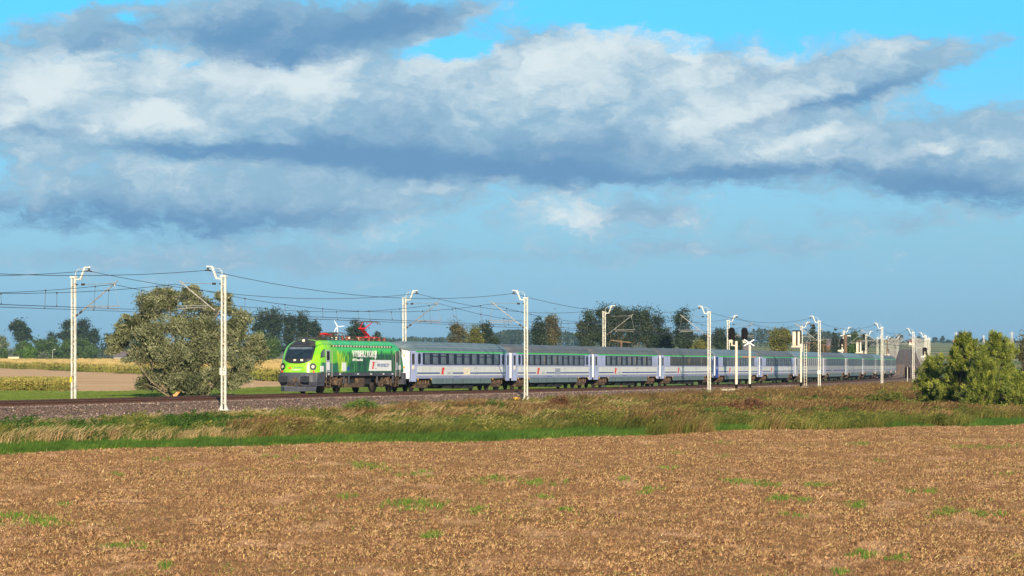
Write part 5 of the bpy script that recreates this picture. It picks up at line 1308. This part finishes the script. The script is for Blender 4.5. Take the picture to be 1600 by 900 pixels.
pine(1592, 585, 26, 225, 5, 'lowest pine at the right edge of the group', 0, 16000)

# ---- shrubs in the verge
S_GRN = leaf_mat('shrub_green', [(0, (.03, .07, .012)), (.5, (.085, .15, .02)), (1, (.20, .25, .04))]); S_RST = leaf_mat('shrub_rust', [(0, (.05, .022, .012)), (.5, (.15, .065, .03)), (1, (.27, .15, .06))])
S_MIX = leaf_mat('shrub_mixed', [(0, (.06, .04, .012)), (.45, (.11, .12, .02)), (1, (.22, .24, .04))])
def shrub(px, py, hw, hh, mt, seed, label, asp=.4):
    Y = FPX * 5.05 / (py - EYE); b = ground_at(px, Y); m = Y / FPX; W, H = hw * m, hh * m; t = empty('shrub', b, 0, label, 'shrub'); g = np.random.default_rng(seed)
    L = [(g.uniform(-.55, .55) * W, g.uniform(-.4, .4) * W, g.uniform(.25, .65) * H, W * .42, W * .4, H * .33) for _ in range(7)]
    tr, lm = limbs(L, .15 * H, .05, M_BARK, seed=seed); s_ = tr.build('stem', M_BARK, t); lm.build('twigs', M_BARK, s_)
    link_mesh('foliage', crown_mesh('foliage', L, int(hw * hh * 5), .07, mt, seed, asp, 22, .22), t)
shrub(1383, 652, 36, 50, S_MIX, 51, 'leafy green shrub in the verge in front of the train end')
shrub(1408, 654, 16, 30, S_RST, 52, 'rust-red low shrub growing at the right foot of the green one')
shrub(1163, 655, 34, 38, S_RST, 53, 'dark rusty shrub in the verge below the signals')
shrub(562, 668, 32, 36, S_GRN, 54, 'green rounded shrub in the verge below the engine')
shrub(772, 660, 20, 34, S_GRN, 55, 'narrow dark green shrub in the verge below the second coach')
shrub(868, 655, 24, 36, S_RST, 56, 'reddish brown shrub just right of the mast by the second coach')
shrub(1110, 662, 40, 26, S_GRN, 57, 'low green shrub among rusty weeds left of the dark rusty one', )
#shrub(1560, 668, 44, 34, S_GRN, 58, 'dark green low shrub in front of the pines')
# ================================================================== far trees and woods
D_LEAF = leaf_mat('dark_poplar_leaves', [(0, (.008, .016, .010)), (.5, (.022, .040, .020)), (1, (.06, .085, .035))], .12)
M_LEAF = leaf_mat('mid_green_leaves', [(0, (.02, .045, .012)), (.5, (.05, .095, .02)), (1, (.11, .16, .035))], .15)
B_LEAF = leaf_mat('bright_green_leaves', [(0, (.03, .075, .010)), (.5, (.075, .15, .018)), (1, (.16, .24, .03))], .15)
Y_LEAF = leaf_mat('yellow_green_leaves', [(0, (.05, .055, .012)), (.5, (.12, .12, .025)), (1, (.24, .22, .05))], .15)
O_LEAF = leaf_mat('olive_brown_leaves', [(0, (.035, .035, .016)), (.5, (.085, .08, .035)), (1, (.17, .15, .065))], .12)
S_LEAF = leaf_mat('grey_green_leaves', [(0, (.05, .07, .04)), (.5, (.12, .15, .09)), (1, (.21, .24, .15))], .15)
PG = 'tall dark poplars far behind the fields'
tree('poplar_tree', 'rounded dark poplar on a bare trunk near the left edge of the photo', 'tree', 33, 500, 19, 1450, D_LEAF, 9, 101, group=PG, bottom=.42, sig=.3)
tree('poplar_tree', 'dark poplar directly left of the leftmost mast', 'tree', 106, 499, 14, 1500, D_LEAF, 7, 102, group=PG, bottom=.3)
tree('poplar_tree', 'dark poplar directly right of the leftmost mast', 'tree', 130, 497, 17, 1500, D_LEAF, 8, 103, group=PG, bottom=.3)
tree('poplar_tree', 'lower dark poplar at the right end of the far-left row', 'tree', 148, 510, 11, 1500, D_LEAF, 6, 104, group=PG, bottom=.3)
tree('broadleaf_tree', 'grey-green tree cut by the left edge of the photo', 'tree', 2, 522, 14, 1300, S_LEAF, 7, 105, bottom=.1)
tree('broadleaf_tree', 'dark green bush tree left of the small yellow house', 'tree', 4, 545, 14, 1230, M_LEAF, 6, 106, bottom=.02)
tree('broadleaf_tree', 'bright green rounded tree right of the small yellow house', 'tree', 44, 543, 17, 1240, B_LEAF, 7, 107, bottom=.02)
for i, (px, tp_, hw, lab) in enumerate(((38, 533, 13, 'mid green tree behind the yellow house roof'), (62, 530, 17, 'broad mid green tree above the bright green one'), (84, 529, 17, 'mid green tree behind the lamp post'),
        (103, 531, 14, 'mid green tree behind the leftmost mast, left half'), (124, 529, 15, 'mid green tree right beside the leftmost mast'), (139, 537, 14, 'lower mid green tree at the right end of the green row'))):
    tree('broadleaf_tree', lab, 'tree', px, tp_, hw * 1.25, 1380, M_LEAF, 11, 110 + i, bottom=.0, group='green trees lining the far edge of the maize')
tree('silver_bush', 'pale grey-green bush left of the lamp post', 'bush', 69, 549, 10, 1240, S_LEAF, 5, 120, bottom=.0)
tree('poplar_tree', 'small dark tree between the two far-left poplar groups', 'tree', 80, 520, 12, 1750, D_LEAF, 6, 121, group=PG, bottom=.1)
tree('broadleaf_tree', 'mid green tree beside the right side of the willow', 'tree', 404, 517, 18, 980, M_LEAF, 7, 122, bottom=.03)
tree('broadleaf_tree', 'lower mid green tree left of the engine', 'tree', 426, 530, 20, 960, M_LEAF, 7, 123, bottom=.02)
for i, (px, tp_, hw, lab) in enumerate(((408, 486, 18, 'leftmost tall dark poplar of the row above the engine'), (430, 482, 20, 'highest broad dark poplar of the row above the engine'), (452, 490, 15, 'third dark poplar in the row above the engine'),
        (473, 487, 17, 'fourth dark poplar in the row above the engine'), (491, 499, 16, 'lowest dark poplar closing the row before the wind turbine'))):
    tree('poplar_tree', lab, 'tree', px, tp_, hw, 1120, D_LEAF, 10, 130 + i, group=PG, bottom=.14, sig=.30, dens=1.4)
tree('poplar_tree', 'airy dark poplar behind the raised red pantograph', 'tree', 556, 497, 24, 950, D_LEAF, 8, 140, group=PG, bottom=.25, dens=.9, sig=.26)
tree('poplar_tree', 'little dark tree right of the raised pantograph', 'tree', 589, 519, 10, 1300, D_LEAF, 5, 141, group=PG, bottom=.1)
tree('broadleaf_tree', 'small round dark tree at the foot of the wind turbine', 'tree', 521, 520, 9, 1500, D_LEAF, 5, 142, bottom=.05)
tree('broadleaf_tree', 'brownish olive tree behind the first coach roof', 'tree', 716, 502, 18, 820, O_LEAF, 8, 143, bottom=.05)
tree('broadleaf_tree', 'yellow-green bushy tree behind the first coach roof', 'tree', 742, 508, 20, 800, Y_LEAF, 8, 144, bottom=.03)
tree('poplar_tree', 'dark tree with feathery top right of the yellow-green one', 'tree', 758, 501, 16, 860, D_LEAF, 8, 145, bottom=.05, sig=.26)
tree('broadleaf_tree', 'small dark tree low behind the end of the first coach', 'tree', 774, 526, 10, 880, D_LEAF, 5, 1450, bottom=.05)
tree('poplar_tree', 'dark tree left half of the pair right of the mast at the second coach', 'tree', 842, 494, 16, 800, D_LEAF, 8, 146, bottom=.08, sig=.28)
tree('poplar_tree', 'dark tree right half of the pair right of the mast at the second coach', 'tree', 862, 490, 17, 805, O_LEAF, 8, 147, bottom=.08, sig=.28)
for i, (px, tp_, hw, lab) in enumerate(((920, 482, 19, 'left end of the tall tree group above the third coach'), (944, 474, 19, 'second tall tree of the group above the third coach'), (966, 473, 18, 'third and highest tree of the group above the third coach'), (988, 475, 18, 'fourth tall tree of the group above the third coach'),
        (1008, 480, 17, 'fifth tall tree of the group above the fourth coach'), (1027, 486, 15, 'right end of the tall tree group before the narrow tree'), (1043, 512, 12, 'low dark tree filling the gap before the narrow tree'))):
    tree('poplar_tree', lab, 'tree', px, tp_, hw, 760, D_LEAF if i % 2 else leaf_mat('grey_poplar_leaves', [(0, (.012, .022, .012)), (.5, (.035, .055, .026)), (1, (.10, .12, .055))]), 11, 150 + i, group='tall grey-green trees above the middle coaches', bottom=.1, sig=.30)
tree('poplar_tree', 'narrow tall dark tree standing alone right of the big tree group', 'tree', 1066, 477, 19, 740, D_LEAF, 10, 160, bottom=.1, sig=.28, dens=1.2)
tree('broadleaf_tree', 'low olive-yellow bush tree behind the fourth coach roof', 'tree', 1092, 530, 16, 700, Y_LEAF, 6, 161, bottom=.0)
for i, (px, tp_, hw) in enumerate(((1102, 519, 12), (1124, 511, 15), (1142, 516, 12), (1152, 520, 10))):
    tree('poplar_tree', ['dark tree left of the signals, leftmost of four', 'dark tree left of the signals, tallest of four', 'dark tree directly behind the left black signal head', 'dark tree between the two black signal heads'][i], 'tree', px, tp_, hw, 900, D_LEAF, 7, 165 + i, bottom=.05)
tree('broadleaf_tree', 'sunlit yellow-green round tree between the signals and the white signal cases', 'tree', 1218, 505, 23, 640, Y_LEAF, 9, 170, bottom=.05, dens=2.0)
tree('poplar_tree', 'thin dark tree right of the white signal cases', 'tree', 1270, 509, 8, 900, D_LEAF, 7, 171, bottom=.1, shape='tall')
tree('broadleaf_tree', 'olive bush in front of the far brick house', 'tree', 1284, 532, 16, 700, O_LEAF, 6, 172, bottom=.0)
tree('spruce_tree', 'dark pointed spruce behind the far brick house', 'tree', 1304, 511, 13, 1000, D_LEAF, 9, 173, shape='cone', bottom=.05)
tree('broadleaf_tree', 'dark tree right of the pointed spruce', 'tree', 1336, 516, 10, 850, M_LEAF, 7, 174, bottom=.05)
tree('broadleaf_tree', 'second dark tree right of the pointed spruce', 'tree', 1350, 518, 9, 860, D_LEAF, 7, 175, bottom=.05)
tree('broadleaf_tree', 'low green tree before the rear coaches', 'tree', 1328, 540, 12, 700, M_LEAF, 6, 176, bottom=.0)
for i, (px, tp_, hw, Y) in enumerate(((1394, 527, 5, 3300), (1406, 524, 7, 3300), (1436, 526, 6, 3600), (1460, 528, 5, 3800), (1473, 525, 4, 3600), (1482, 531, 6, 3800), (1503, 529, 5, 3900), (1519, 530, 5, 3900), (1536, 529, 6, 4100), (1582, 529, 7, 3900), (1423, 530, 6, 3400))):
    tree('field_tree', 'small bluish tree far on the right horizon', 'tree', px, tp_, hw, Y, D_LEAF, 4, 180 + i, bottom=.02, dens=3, group='tiny trees on the right horizon')
tree('bare_tree', 'thin brownish tree at the right edge of the photo', 'tree', 1600, 518, 12, 300, O_LEAF, 10, 195, bottom=.25, dens=.5, leaf=.12, sig=.3)

F_LEAF = leaf_mat('far_wood_leaves', [(0, (.010, .02, .013)), (.5, (.025, .043, .024)), (1, (.05, .075, .035))], .0)
def wood(name, px0, px1, tops, Y, n, seed, deep=120, mt=F_LEAF):
    g = np.random.default_rng(seed); m = Y / FPX; k = int((px1 - px0) / 2.2) * 3; cx = g.uniform(px0, px1, k); yy = Y + g.uniform(0, deep, k)
    zt = (EYE - np.interp(cx, *tops) - g.uniform(-1.3, 1.6, k)) * m; X = (cx - 800) * Y / FPX; zb = ground_z(X, yy); i = g.integers(0, k, n)
    f = g.uniform(0, 1, n) ** .6; r = 3.4 * m * np.sqrt(np.clip(1 - f ** 3, .05, 1)) + .4 * m
    P = np.stack([X[i] + g.normal(0, .5, n) * r, yy[i] + g.normal(0, .5, n) * r, zb[i] + (zt[i] - zb[i]) * f], -1)
    u = g.normal(size=(n, 3)); u /= np.linalg.norm(u, axis=1)[:, None]; v = np.cross(u, g.normal(size=(n, 3))); v /= np.linalg.norm(v, axis=1)[:, None]; s_ = 1.5 * m * g.uniform(.6, 1.4, (n, 1))
    V = np.stack([P - u * s_, P - v * s_ * .6, P + u * s_, P + v * s_ * .6], 1); t = g.uniform(0, 1, k)
    link_mesh(name, quads_mesh(name, V, mt, np.clip(.6 * t[i] + .4 * g.uniform(0, 1, n), 0, 1)), kind='stuff')
wood('far_treeline', 150, 215, ([150, 160, 175, 190, 215], [530, 522, 521, 524, 528]), 1500, 5200, 201)
wood('far_treeline', -40, 170, ([-40, 60, 170], [548, 546, 540]), 1620, 5200, 211)
wood('far_treeline', 385, 610, ([385, 500, 512, 530, 560, 610], [525, 524, 519, 527, 526, 527]), 2000, 7000, 202)
wood('far_forest', 590, 720, ([590, 615, 640, 660, 700, 720], [530, 531, 526, 528, 527, 524]), 3200, 6500, 203)
wood('far_forest', 700, 800, ([700, 760, 800], [520, 520, 517]), 3000, 6500, 2031)
wood('far_forest', 780, 910, ([780, 800, 830, 860, 885, 905, 910], [517, 515, 516, 516, 517, 524, 526]), 2900, 9500, 204)
wood('far_forest', 900, 1120, ([900, 1120], [526, 524]), 2900, 7500, 205)
wood('far_forest', 1120, 1240, ([1120, 1165, 1180, 1195, 1215, 1240], [528, 530, 520, 513, 516, 518]), 2500, 7000, 206)
wood('far_forest', 1240, 1385, ([1240, 1262, 1290, 1320, 1350, 1385], [520, 524, 517, 521, 527, 531]), 2400, 6500, 207)
wood('far_treeline', 1380, 1640, ([1380, 1420, 1480, 1560, 1640], [533, 532.5, 533, 533.5, 533]), 4300, 3500, 208, 60)

# ================================================================== houses, poles, signals
def house(px, pyb, w, d, h, Y, wall, roofm, label, rz=0.0, rh=None, windows=(), flat=False):
    b = ground_at(px, Y); t = empty('house', b, rz, label, 'house'); MB().box(-w / 2, w / 2, -d / 2, d / 2, -1, h).build('wall', wall, t)
    rf = MB(); rh = rh or d * .35
    if flat: rf.box(-w / 2 - .4, w / 2 + .4, -d / 2 - .4, d / 2 + .4, h, h + .35)
    else: rf.add([(-w / 2 - .3, -d / 2 - .4, h - .1), (w / 2 + .3, -d / 2 - .4, h - .1), (w / 2 + .3, 0, h + rh), (-w / 2 - .3, 0, h + rh), (-w / 2 - .3, d / 2 + .4, h - .1), (w / 2 + .3, d / 2 + .4, h - .1)], [(0, 1, 2, 3), (3, 2, 5, 4), (0, 3, 4), (1, 5, 2), (0, 4, 5, 1)])
    r = rf.build('roof', roofm, t)
    if not flat: MB().box(w * .2, w * .2 + .7, -.35, .35, h + rh * .5, h + rh + .9).build('chimney', wall, r)
    for x, z, ww, wh in windows: MB().box(x - ww / 2, x + ww / 2, -d / 2 - .03, -d / 2 + .05, z, z + wh).build('window', M_MASK, t)
    return t
M_YW = mat('yellow_plaster', (.78, .72, .42), .8); M_BRICK = mat('brick_wall', (.30, .12, .07), .9, 0, .15); M_ROOFP = mat('dark_roof', (.13, .10, .11), .8, 0, .1); M_GW = mat('grey_plaster', (.25, .25, .26), .9); M_REDR = mat('red_roof', (.34, .10, .05), .8)
house(22.5, 562, 4.6, 5, 3.0, 1240, M_YW, M_ROOFP, 'small flat-roofed pale yellow house at the edge of the maize', windows=((-1.3, .6, .9, 1.7), (0, .6, .9, 1.7)), flat=True)
house(196, 562, 9, 6, 3.2, 1240, M_GW, M_ROOFP, 'grey low house half hidden behind the left branches of the willow', windows=((-2, 1, 1, 1.2), (2, 1, 1, 1.2)))
house(1301, 545, 9, 8, 4.5, 1900, M_BRICK, M_ROOFP, 'brick house with a dark purple roof behind the train', rh=4.0, windows=((-2, 1.5, 1.2, 1.4),))
house(1312, 545, 5, 6, 4.0, 1850, M_GW, M_ROOFP, 'grey house beside the brick house, partly behind the black signal')
house(1163, 548, 6, 6, 3.6, 1400, M_GW, M_ROOFP, 'grey barn with dark roof seen behind the cross sign', rh=3.0)
house(1492, 540, 5, 5, 3.0, 3300, M_GW, M_REDR, 'tiny grey house on the right horizon')
house(1425, 540, 6, 5, 3.0, 2900, M_CREAM, M_REDR, 'tiny cream house beyond the crest of the track')
b = ground_at(82, 1230); t = empty('street_lamp', b, 0, 'grey lamp post standing before the green trees at the far maize edge', 'lamp post')
MB().tube([(0, 0, 0), (0, 0, 5.7)], [.16, .12], 8).build('post', M_GALV, t); MB().tube([(0, 0, 5.6), (.2, 0, 6.0), (.9, 0, 6.1)], .07, 6).build('bracket', M_GALV, t); MB().box(.5, 1.2, -.2, .2, 5.98, 6.14).build('lamp_head', M_SIGNW, t)
# wind turbine
Yt = 4200.; bt = ground_at(527.3, Yt); hub = (EYE - 510.3) * Yt / FPX - bt.z; R_ = 11.8 * Yt / FPX
t = empty('wind_turbine', bt, 0, 'white wind turbine with three blades between dark poplars', 'wind turbine'); M_TW = mat('turbine_white', (.85, .85, .84), .5, 0, .02)
MB().tube([(0, 0, -1), (0, 0, hub)], [.9, .6], 12).build('tower', M_TW, t, True); MB().box(-.7, .7, -1.2, 2.2, hub - .6, hub + .8).build('nacelle', M_TW, t)
ro = MB(); ro.tube([(0, -2.2, hub), (0, -1.2, hub)], [.25, .7], 10); ro = ro.build('rotor', M_TW, t)
for a in (97 + 22, 0 - 2 + 10, 239):
    a = R({119: 118, 8: 5, 239: 238}[a]); d = Vector((math.cos(a), 0, math.sin(a))); q = Vector((-d.z, 0, d.x)); c = Vector((0, -1.7, hub)); mb = MB()
    pts = [c + d * .4 - q * .3, c + d * R_ * .2 - q * .9, c + d * R_ * .7 - q * .45, c + d * R_ - q * .1, c + d * R_ + q * .1, c + d * R_ * .7 + q * .3, c + d * R_ * .2 + q * .5, c + d * .4 + q * .3]
    mb.add([p + Vector((0, -.12, 0)) for p in pts] + [p + Vector((0, .12, 0)) for p in pts], [list(range(8)), list(range(15, 7, -1))] + [(i, (i + 1) % 8, (i + 1) % 8 + 8, i + 8) for i in range(8)]); mb.build('blade', M_TW, ro)
# pylons on the horizon
for px, top, Y, lab in ((1494, 519, 3400, 'lattice pylon on the horizon above the left pines'), (1581, 518.5, 3400, 'lattice pylon on the horizon near the right edge'), (1537, 524, 4000, 'small far pylon between the other two')):
    b = ground_at(px, Y); H = (EYE - top) * Y / FPX - b.z; t = empty('pylon', b, 0, lab, 'pylon', 'pylons on the right horizon'); m = MB(); w = H * .12
    for sx_ in (-1, 1):
        for sy_ in (-1, 1): m.bar((sx_ * w, sy_ * w, 0), (sx_ * w * .15, sy_ * w * .15, H), .35)
    for k in range(6):
        z0, z1 = H * k / 6, H * (k + 1) / 6; a, c = w * (1 - .85 * k / 6), w * (1 - .85 * (k + 1) / 6); m.bar((-a, -a, z0), (c, -c, z1), .2); m.bar((a, -a, z0), (-c, -c, z1), .2)
    m.build('lattice_tower', M_GALV, t); mm = MB(); mm.bar((-H * .22, 0, H * .82), (H * .22, 0, H * .82), .3); mm.bar((-H * .16, 0, H * .93), (H * .16, 0, H * .93), .3); mm.build('crossarm', M_GALV, t)
# wooden poles with crossarms behind the train
M_WOOD = mat('pole_wood', (.15, .095, .06), .85, 0, .2)
def xpole(px, top, Y, arm_px, label, m, th=.14, brace=False, tilt=0.0):
    b = ground_at(px, Y); H = (EYE - top) * Y / FPX - b.z; t = empty('crossarm_pole', b, R(10), label, 'utility pole', 'utility poles behind the train'); w = arm_px * Y / FPX / 2
    MB().tube([(0, 0, -.3), (0, 0, H)], [th * 1.2, th], 8).build('pole', M_WOOD, t); MB().bar((-w, 0, H - .1 + tilt), (w, 0, H - .12 - tilt), .09, .12).build('crossarm', m, t)
    if brace: MB().bar((-w * .9, 0, H - .1), (0, 0, H - 1.1), .05).bar((w * .9, 0, H - .1), (0, 0, H - 1.1), .05).build('brace', m, t)
xpole(970.5, 532, 330, 33, 'brown pole with a thin crossarm behind the third coach roof', M_WOOD, .12, tilt=.12)
xpole(1321, 523.5, 470, 17, 'brown pole with a white crossarm beside the black distant signal', M_WHITE, .28)
xpole(1264, 534.5, 430, 22, 'pole with braced crossarm right of the white signal cases', M_WOOD, .14, True)
for i, px in enumerate((1287, 1342, 1386)):
    xpole(px, 538 if i == 0 else 531, 560, 8, ['thin bare pole left of the brick house', 'thin pole between the rear masts', 'thin pole above the last coaches'][i], M_WOOD, .1)

# ---- signals
M_SBLK = mat('signal_black', (.012, .010, .011), .8, 0, .2, spec=.05); M_LENS = mat('signal_lens', (.10, .07, .06), .15, spec=.8); M_SWHITE = mat('signal_white', (.66, .60, .48), .5, 0, .1, 3, dirt=(.45, .30, .15, .6))
def sig_frame(px, d, up, name, label, group, flip=False):
    s = s_at(px, d); h = float(np.interp(s, TS, THD)); b = tp(s, d, up=up); return empty(name, b, math.pi / 2 - h + (math.pi if flip else 0), label, 'railway signal', group), FPX / b.y, b
def sig_head(t, y, z, n=3, w=.36, h=1.5, back=False):
    """face looks towards -x (against the train's track direction)"""
    o = MB(); poly = round_rect(-w, w, -h / 2, h / 2, w * .98, 8)
    o.add([(-.05, y + a, z + c) for a, c in poly] + [(.03, y + a, z + c) for a, c in poly], [list(range(len(poly))), list(range(2 * len(poly) - 1, len(poly) - 1, -1))] + [(i, (i + 1) % len(poly), len(poly) + (i + 1) % len(poly), len(poly) + i) for i in range(len(poly))])
    hd = o.build('signal_head', M_SBLK, t); MB().box(.03, .30, y - w * .55, y + w * .55, z - h * .42, z + h * .42).build('signal_case', M_SWHITE, hd)
    for k in range(n):
        zz = z + h * .5 - w * .95 - k * (h - 1.9 * w) / max(1, n - 1)
        MB().tube([(-.06, y, zz), (-.075, y, zz)], .10, 12).build('lens', M_LENS, hd)
        hm = MB(); A = [R(x) for x in np.linspace(-20, 200, 9)]
        P0 = [(-.05, y + .13 * math.cos(a), zz + .13 * math.sin(a)) for a in A]; P1 = [(-.36, y + .13 * math.cos(a), zz - .03 + .12 * math.sin(a)) for a in A]
        P2 = [(-.05, y + .115 * math.cos(a), zz + .115 * math.sin(a)) for a in A]; P3 = [(-.36, y + .105 * math.cos(a), zz - .03 + .105 * math.sin(a)) for a in A]
        m_ = len(A); hm.add(P0 + P1 + P3 + P2, [(r * m_ + i, r * m_ + i + 1, (r + 1) % 4 * m_ + i + 1, (r + 1) % 4 * m_ + i) for r in range(4) for i in range(m_ - 1)]); hm.build('hood', M_SBLK, hd)
    return hd
SGN = 'colour light signals beside the track'
t, sc, b = sig_frame(1150.5, 6.3, -.35, 'railway_signal', 'left black three-lamp signal head on a white pole in front of the fifth coach', SGN)
Ht = (EYE - 533) / sc - b.z; MB().tube([(0, 0, 0), (0, 0, .5)], .17, 10).build('pole_foot', M_SBLK, t); MB().tube([(0, 0, .5), (0, 0, Ht)], .15, 10).build('pole', M_SWHITE, t)
MB().bar((0, 0, Ht - .5), (0, .55, Ht - .45), .12).bar((0, .5, Ht - .5), (0, .5, Ht + .1), .14).box(-.1, .2, .4, .75, Ht - .15, Ht + .15).build('bracket', M_SWHITE, t); sig_head(t, .52, Ht + .75)
MB().box(-.35, .35, -.5, .5, -.9, 0).build('foundation', M_CONC, t)
t, sc, b = sig_frame(1171.5, 6.3, -.35, 'railway_signal', 'right black signal head above a white diagonal cross sign', SGN)
Ht = (EYE - 534) / sc - b.z; MB().tube([(0, 0, 0), (0, 0, .5)], .17, 10).build('pole_foot', M_SBLK, t); MB().tube([(0, 0, .5), (0, 0, Ht)], .14, 10).build('pole', M_SWHITE, t)
MB().bar((0, 0, Ht - .1), (0, .6, Ht - .1), .12).box(-.1, .2, .42, .78, Ht - .15, Ht + .2).build('bracket', M_SWHITE, t); sig_head(t, .6, Ht + .85)
cz = (EYE - 535.5) / sc - b.z; MB().bar((-.3, -.58, cz - .35), (-.3, .58, cz + .35), .04, .13).bar((-.34, -.58, cz + .35), (-.34, .58, cz - .35), .04, .13).build('cross_sign', M_SIGNW, t); MB().box(-.35, .35, -.4, .4, -.9, 0).build('foundation', M_CONC, t)
def white_cases(px, d, ytop, ybot, label, wpx, up=-.35, foot=True):
    t, sc, b = sig_frame(px, d, up, 'railway_signal', label, SGN); z1 = (EYE - ytop) / sc - b.z; z0 = (EYE - ybot) / sc - b.z
    if foot: MB().tube([(0, 0, 0), (0, 0, .5)], .16, 10).build('pole_foot', M_SBLK, t)
    MB().tube([(0, 0, .5 if foot else 0), (0, 0, z0 + .2)], .12, 10).build('pole', M_SWHITE, t); w = wpx / sc
    for yy, ww in ((w * .80, w * .19), (w * .25, w * .12)):
        k = MB(); k.prism([(0, 0)], 0, 0) if False else k.box(-.2, .2, yy - ww, yy + ww, z0, z1); c = k.build('signal_case', M_SWHITE, t); MB().box(.2, .24, yy - ww - .12, yy + ww + .12, z0 - .1, z1 + .15).build('signal_head', M_SBLK, c)
        MB().box(-.22, .22, yy - ww - .02, yy + ww + .02, z1, z1 + .1).build('case_lid', M_SBLK, c)
    MB().box(-.3, .3, -.1, w + .1, z0 - .22, z0 - .02).build('platform', M_SWHITE, t)
    la = MB(); la.bar((.3, -.35, 0), (.3, -.35, z0 + .2), .05); la.bar((.3, -.65, 0), (.3, -.65, z0 + .2), .05); z = .3
    while z < z0: la.bar((.3, -.35, z), (.3, -.65, z), .03); z += .35
    la.build('ladder', M_SWHITE, t); MB().box(-.35, .35, -.4, .4, -.9, 0).build('foundation', M_CONC, t)
white_cases(1251.5, 6.3, 518, 540, 'pair of large white signal cases seen from behind in front of the sixth coach', 13)
white_cases(1347, -3.2, 534, 550, 'pair of narrow white signal cases behind the rear coaches', 9, foot=False)
def far_head(px, d, yc, label, hh=1.5):
    t, sc, b = sig_frame(px, d, -.35, 'railway_signal', label, SGN); z = (EYE - yc) / sc - b.z; MB().tube([(0, 0, 0), (0, 0, z)], .13, 8).build('pole', M_SWHITE, t); sig_head(t, 0, z, 3, .42, hh)
    MB().box(-.3, .5, -.5, .7, z - hh / 2 - .35, z - hh / 2 - .1).build('platform', M_SWHITE, t)
far_head(1316, -3.2, 537.5, 'black signal head over a white platform behind the eighth coach', 1.7)
far_head(1387, -3.2, 549, 'small black signal head left of the distant rails'); far_head(1445, 7.4, 549, 'small black signal head right of the distant rails beside the white masts')
# black and white marker post, yellow box, cable duct
s_ = s_at(1418, 8.2); b = tp(s_, 8.2, up=-.9); sc = FPX / b.y; t = empty('marker_post', b, math.pi / 2 - float(np.interp(s_, TS, THD)), 'dark marker board on a pale post in the ballast beyond the last coach', 'marker board')
z1 = (EYE - 574) / sc - b.z; z0 = (EYE - 591) / sc - b.z; MB().tube([(0, 0, -.5), (0, 0, z1)], .045, 8).build('post', M_WHITE, t); MB().box(.06, .1, -.42, .42, z0, z1).build('board', M_SBLK, t)
s_ = s_at(807, 8.6); b = tp(s_, 8.6, up=-.92); tag(MB().box(-.22, .22, -.16, .16, -.1, .42).box(-.25, .25, -.19, .19, .42, .47).build('cable_box', mat('yellow_box', (.85, .50, .02), .5), loc=b), 'small yellow cable box on the ballast edge left of the mast', 'cable box')
s_ = s_at(797, 2.0); b = tp(s_, 2.0, up=-.22); tag(MB().box(-.9, .9, -.14, .14, 0, .16).box(.95, 1.9, -.14, .14, 0, .12).build('track_magnet', M_GREYP, loc=b), 'grey flat track device lying between the rails by the coach joint', 'track device'); bpy.data.objects['track_magnet'].rotation_euler.z = math.pi / 2 - float(np.interp(s_, TS, THD))
for px, d, lab, sz in ((1138, 8.8, 'pale concrete block in the weeds below the left signal', (.8, .4, .35)), (1255, 8.6, 'low pale stone slab below the white signal cases', (.7, .4, .25)), (1216, 9.5, 'small white stone in the weeds below the sixth coach', (.25, .2, .2))):
    s_ = s_at(px, d); b = tp(s_, d, up=-.55); g = np.random.default_rng(px); m_ = MB().box(-sz[0], sz[0], -sz[1], sz[1], -.9, sz[2]); m_.v = [(x * g.uniform(.85, 1), y * g.uniform(.85, 1), z * g.uniform(.8, 1)) for x, y, z in m_.v]
    tag(m_.build('concrete_block', M_CONC, loc=b), lab, 'concrete block')
# ================================================================== the air
hz = MB().box(-4200, 4200, -80, 9300, -45, 62).build('haze', bpy.data.materials.new('haze_air')); hz['kind'] = 'stuff'
hm = hz.data.materials[0]; hm.use_nodes = True; _t = NT(hm.node_tree); _t.n.clear()
pv = _t.n.new('ShaderNodeVolumePrincipled'); pv.inputs['Color'].default_value = (.42, .70, 1.0, 1); pv.inputs['Density'].default_value = .00005; pv.inputs['Anisotropy'].default_value = 0.0
_o = _t.n.new('ShaderNodeOutputMaterial'); _t.link(pv.outputs[0], _o.inputs['Volume'])
hz.display_type = 'WIRE'
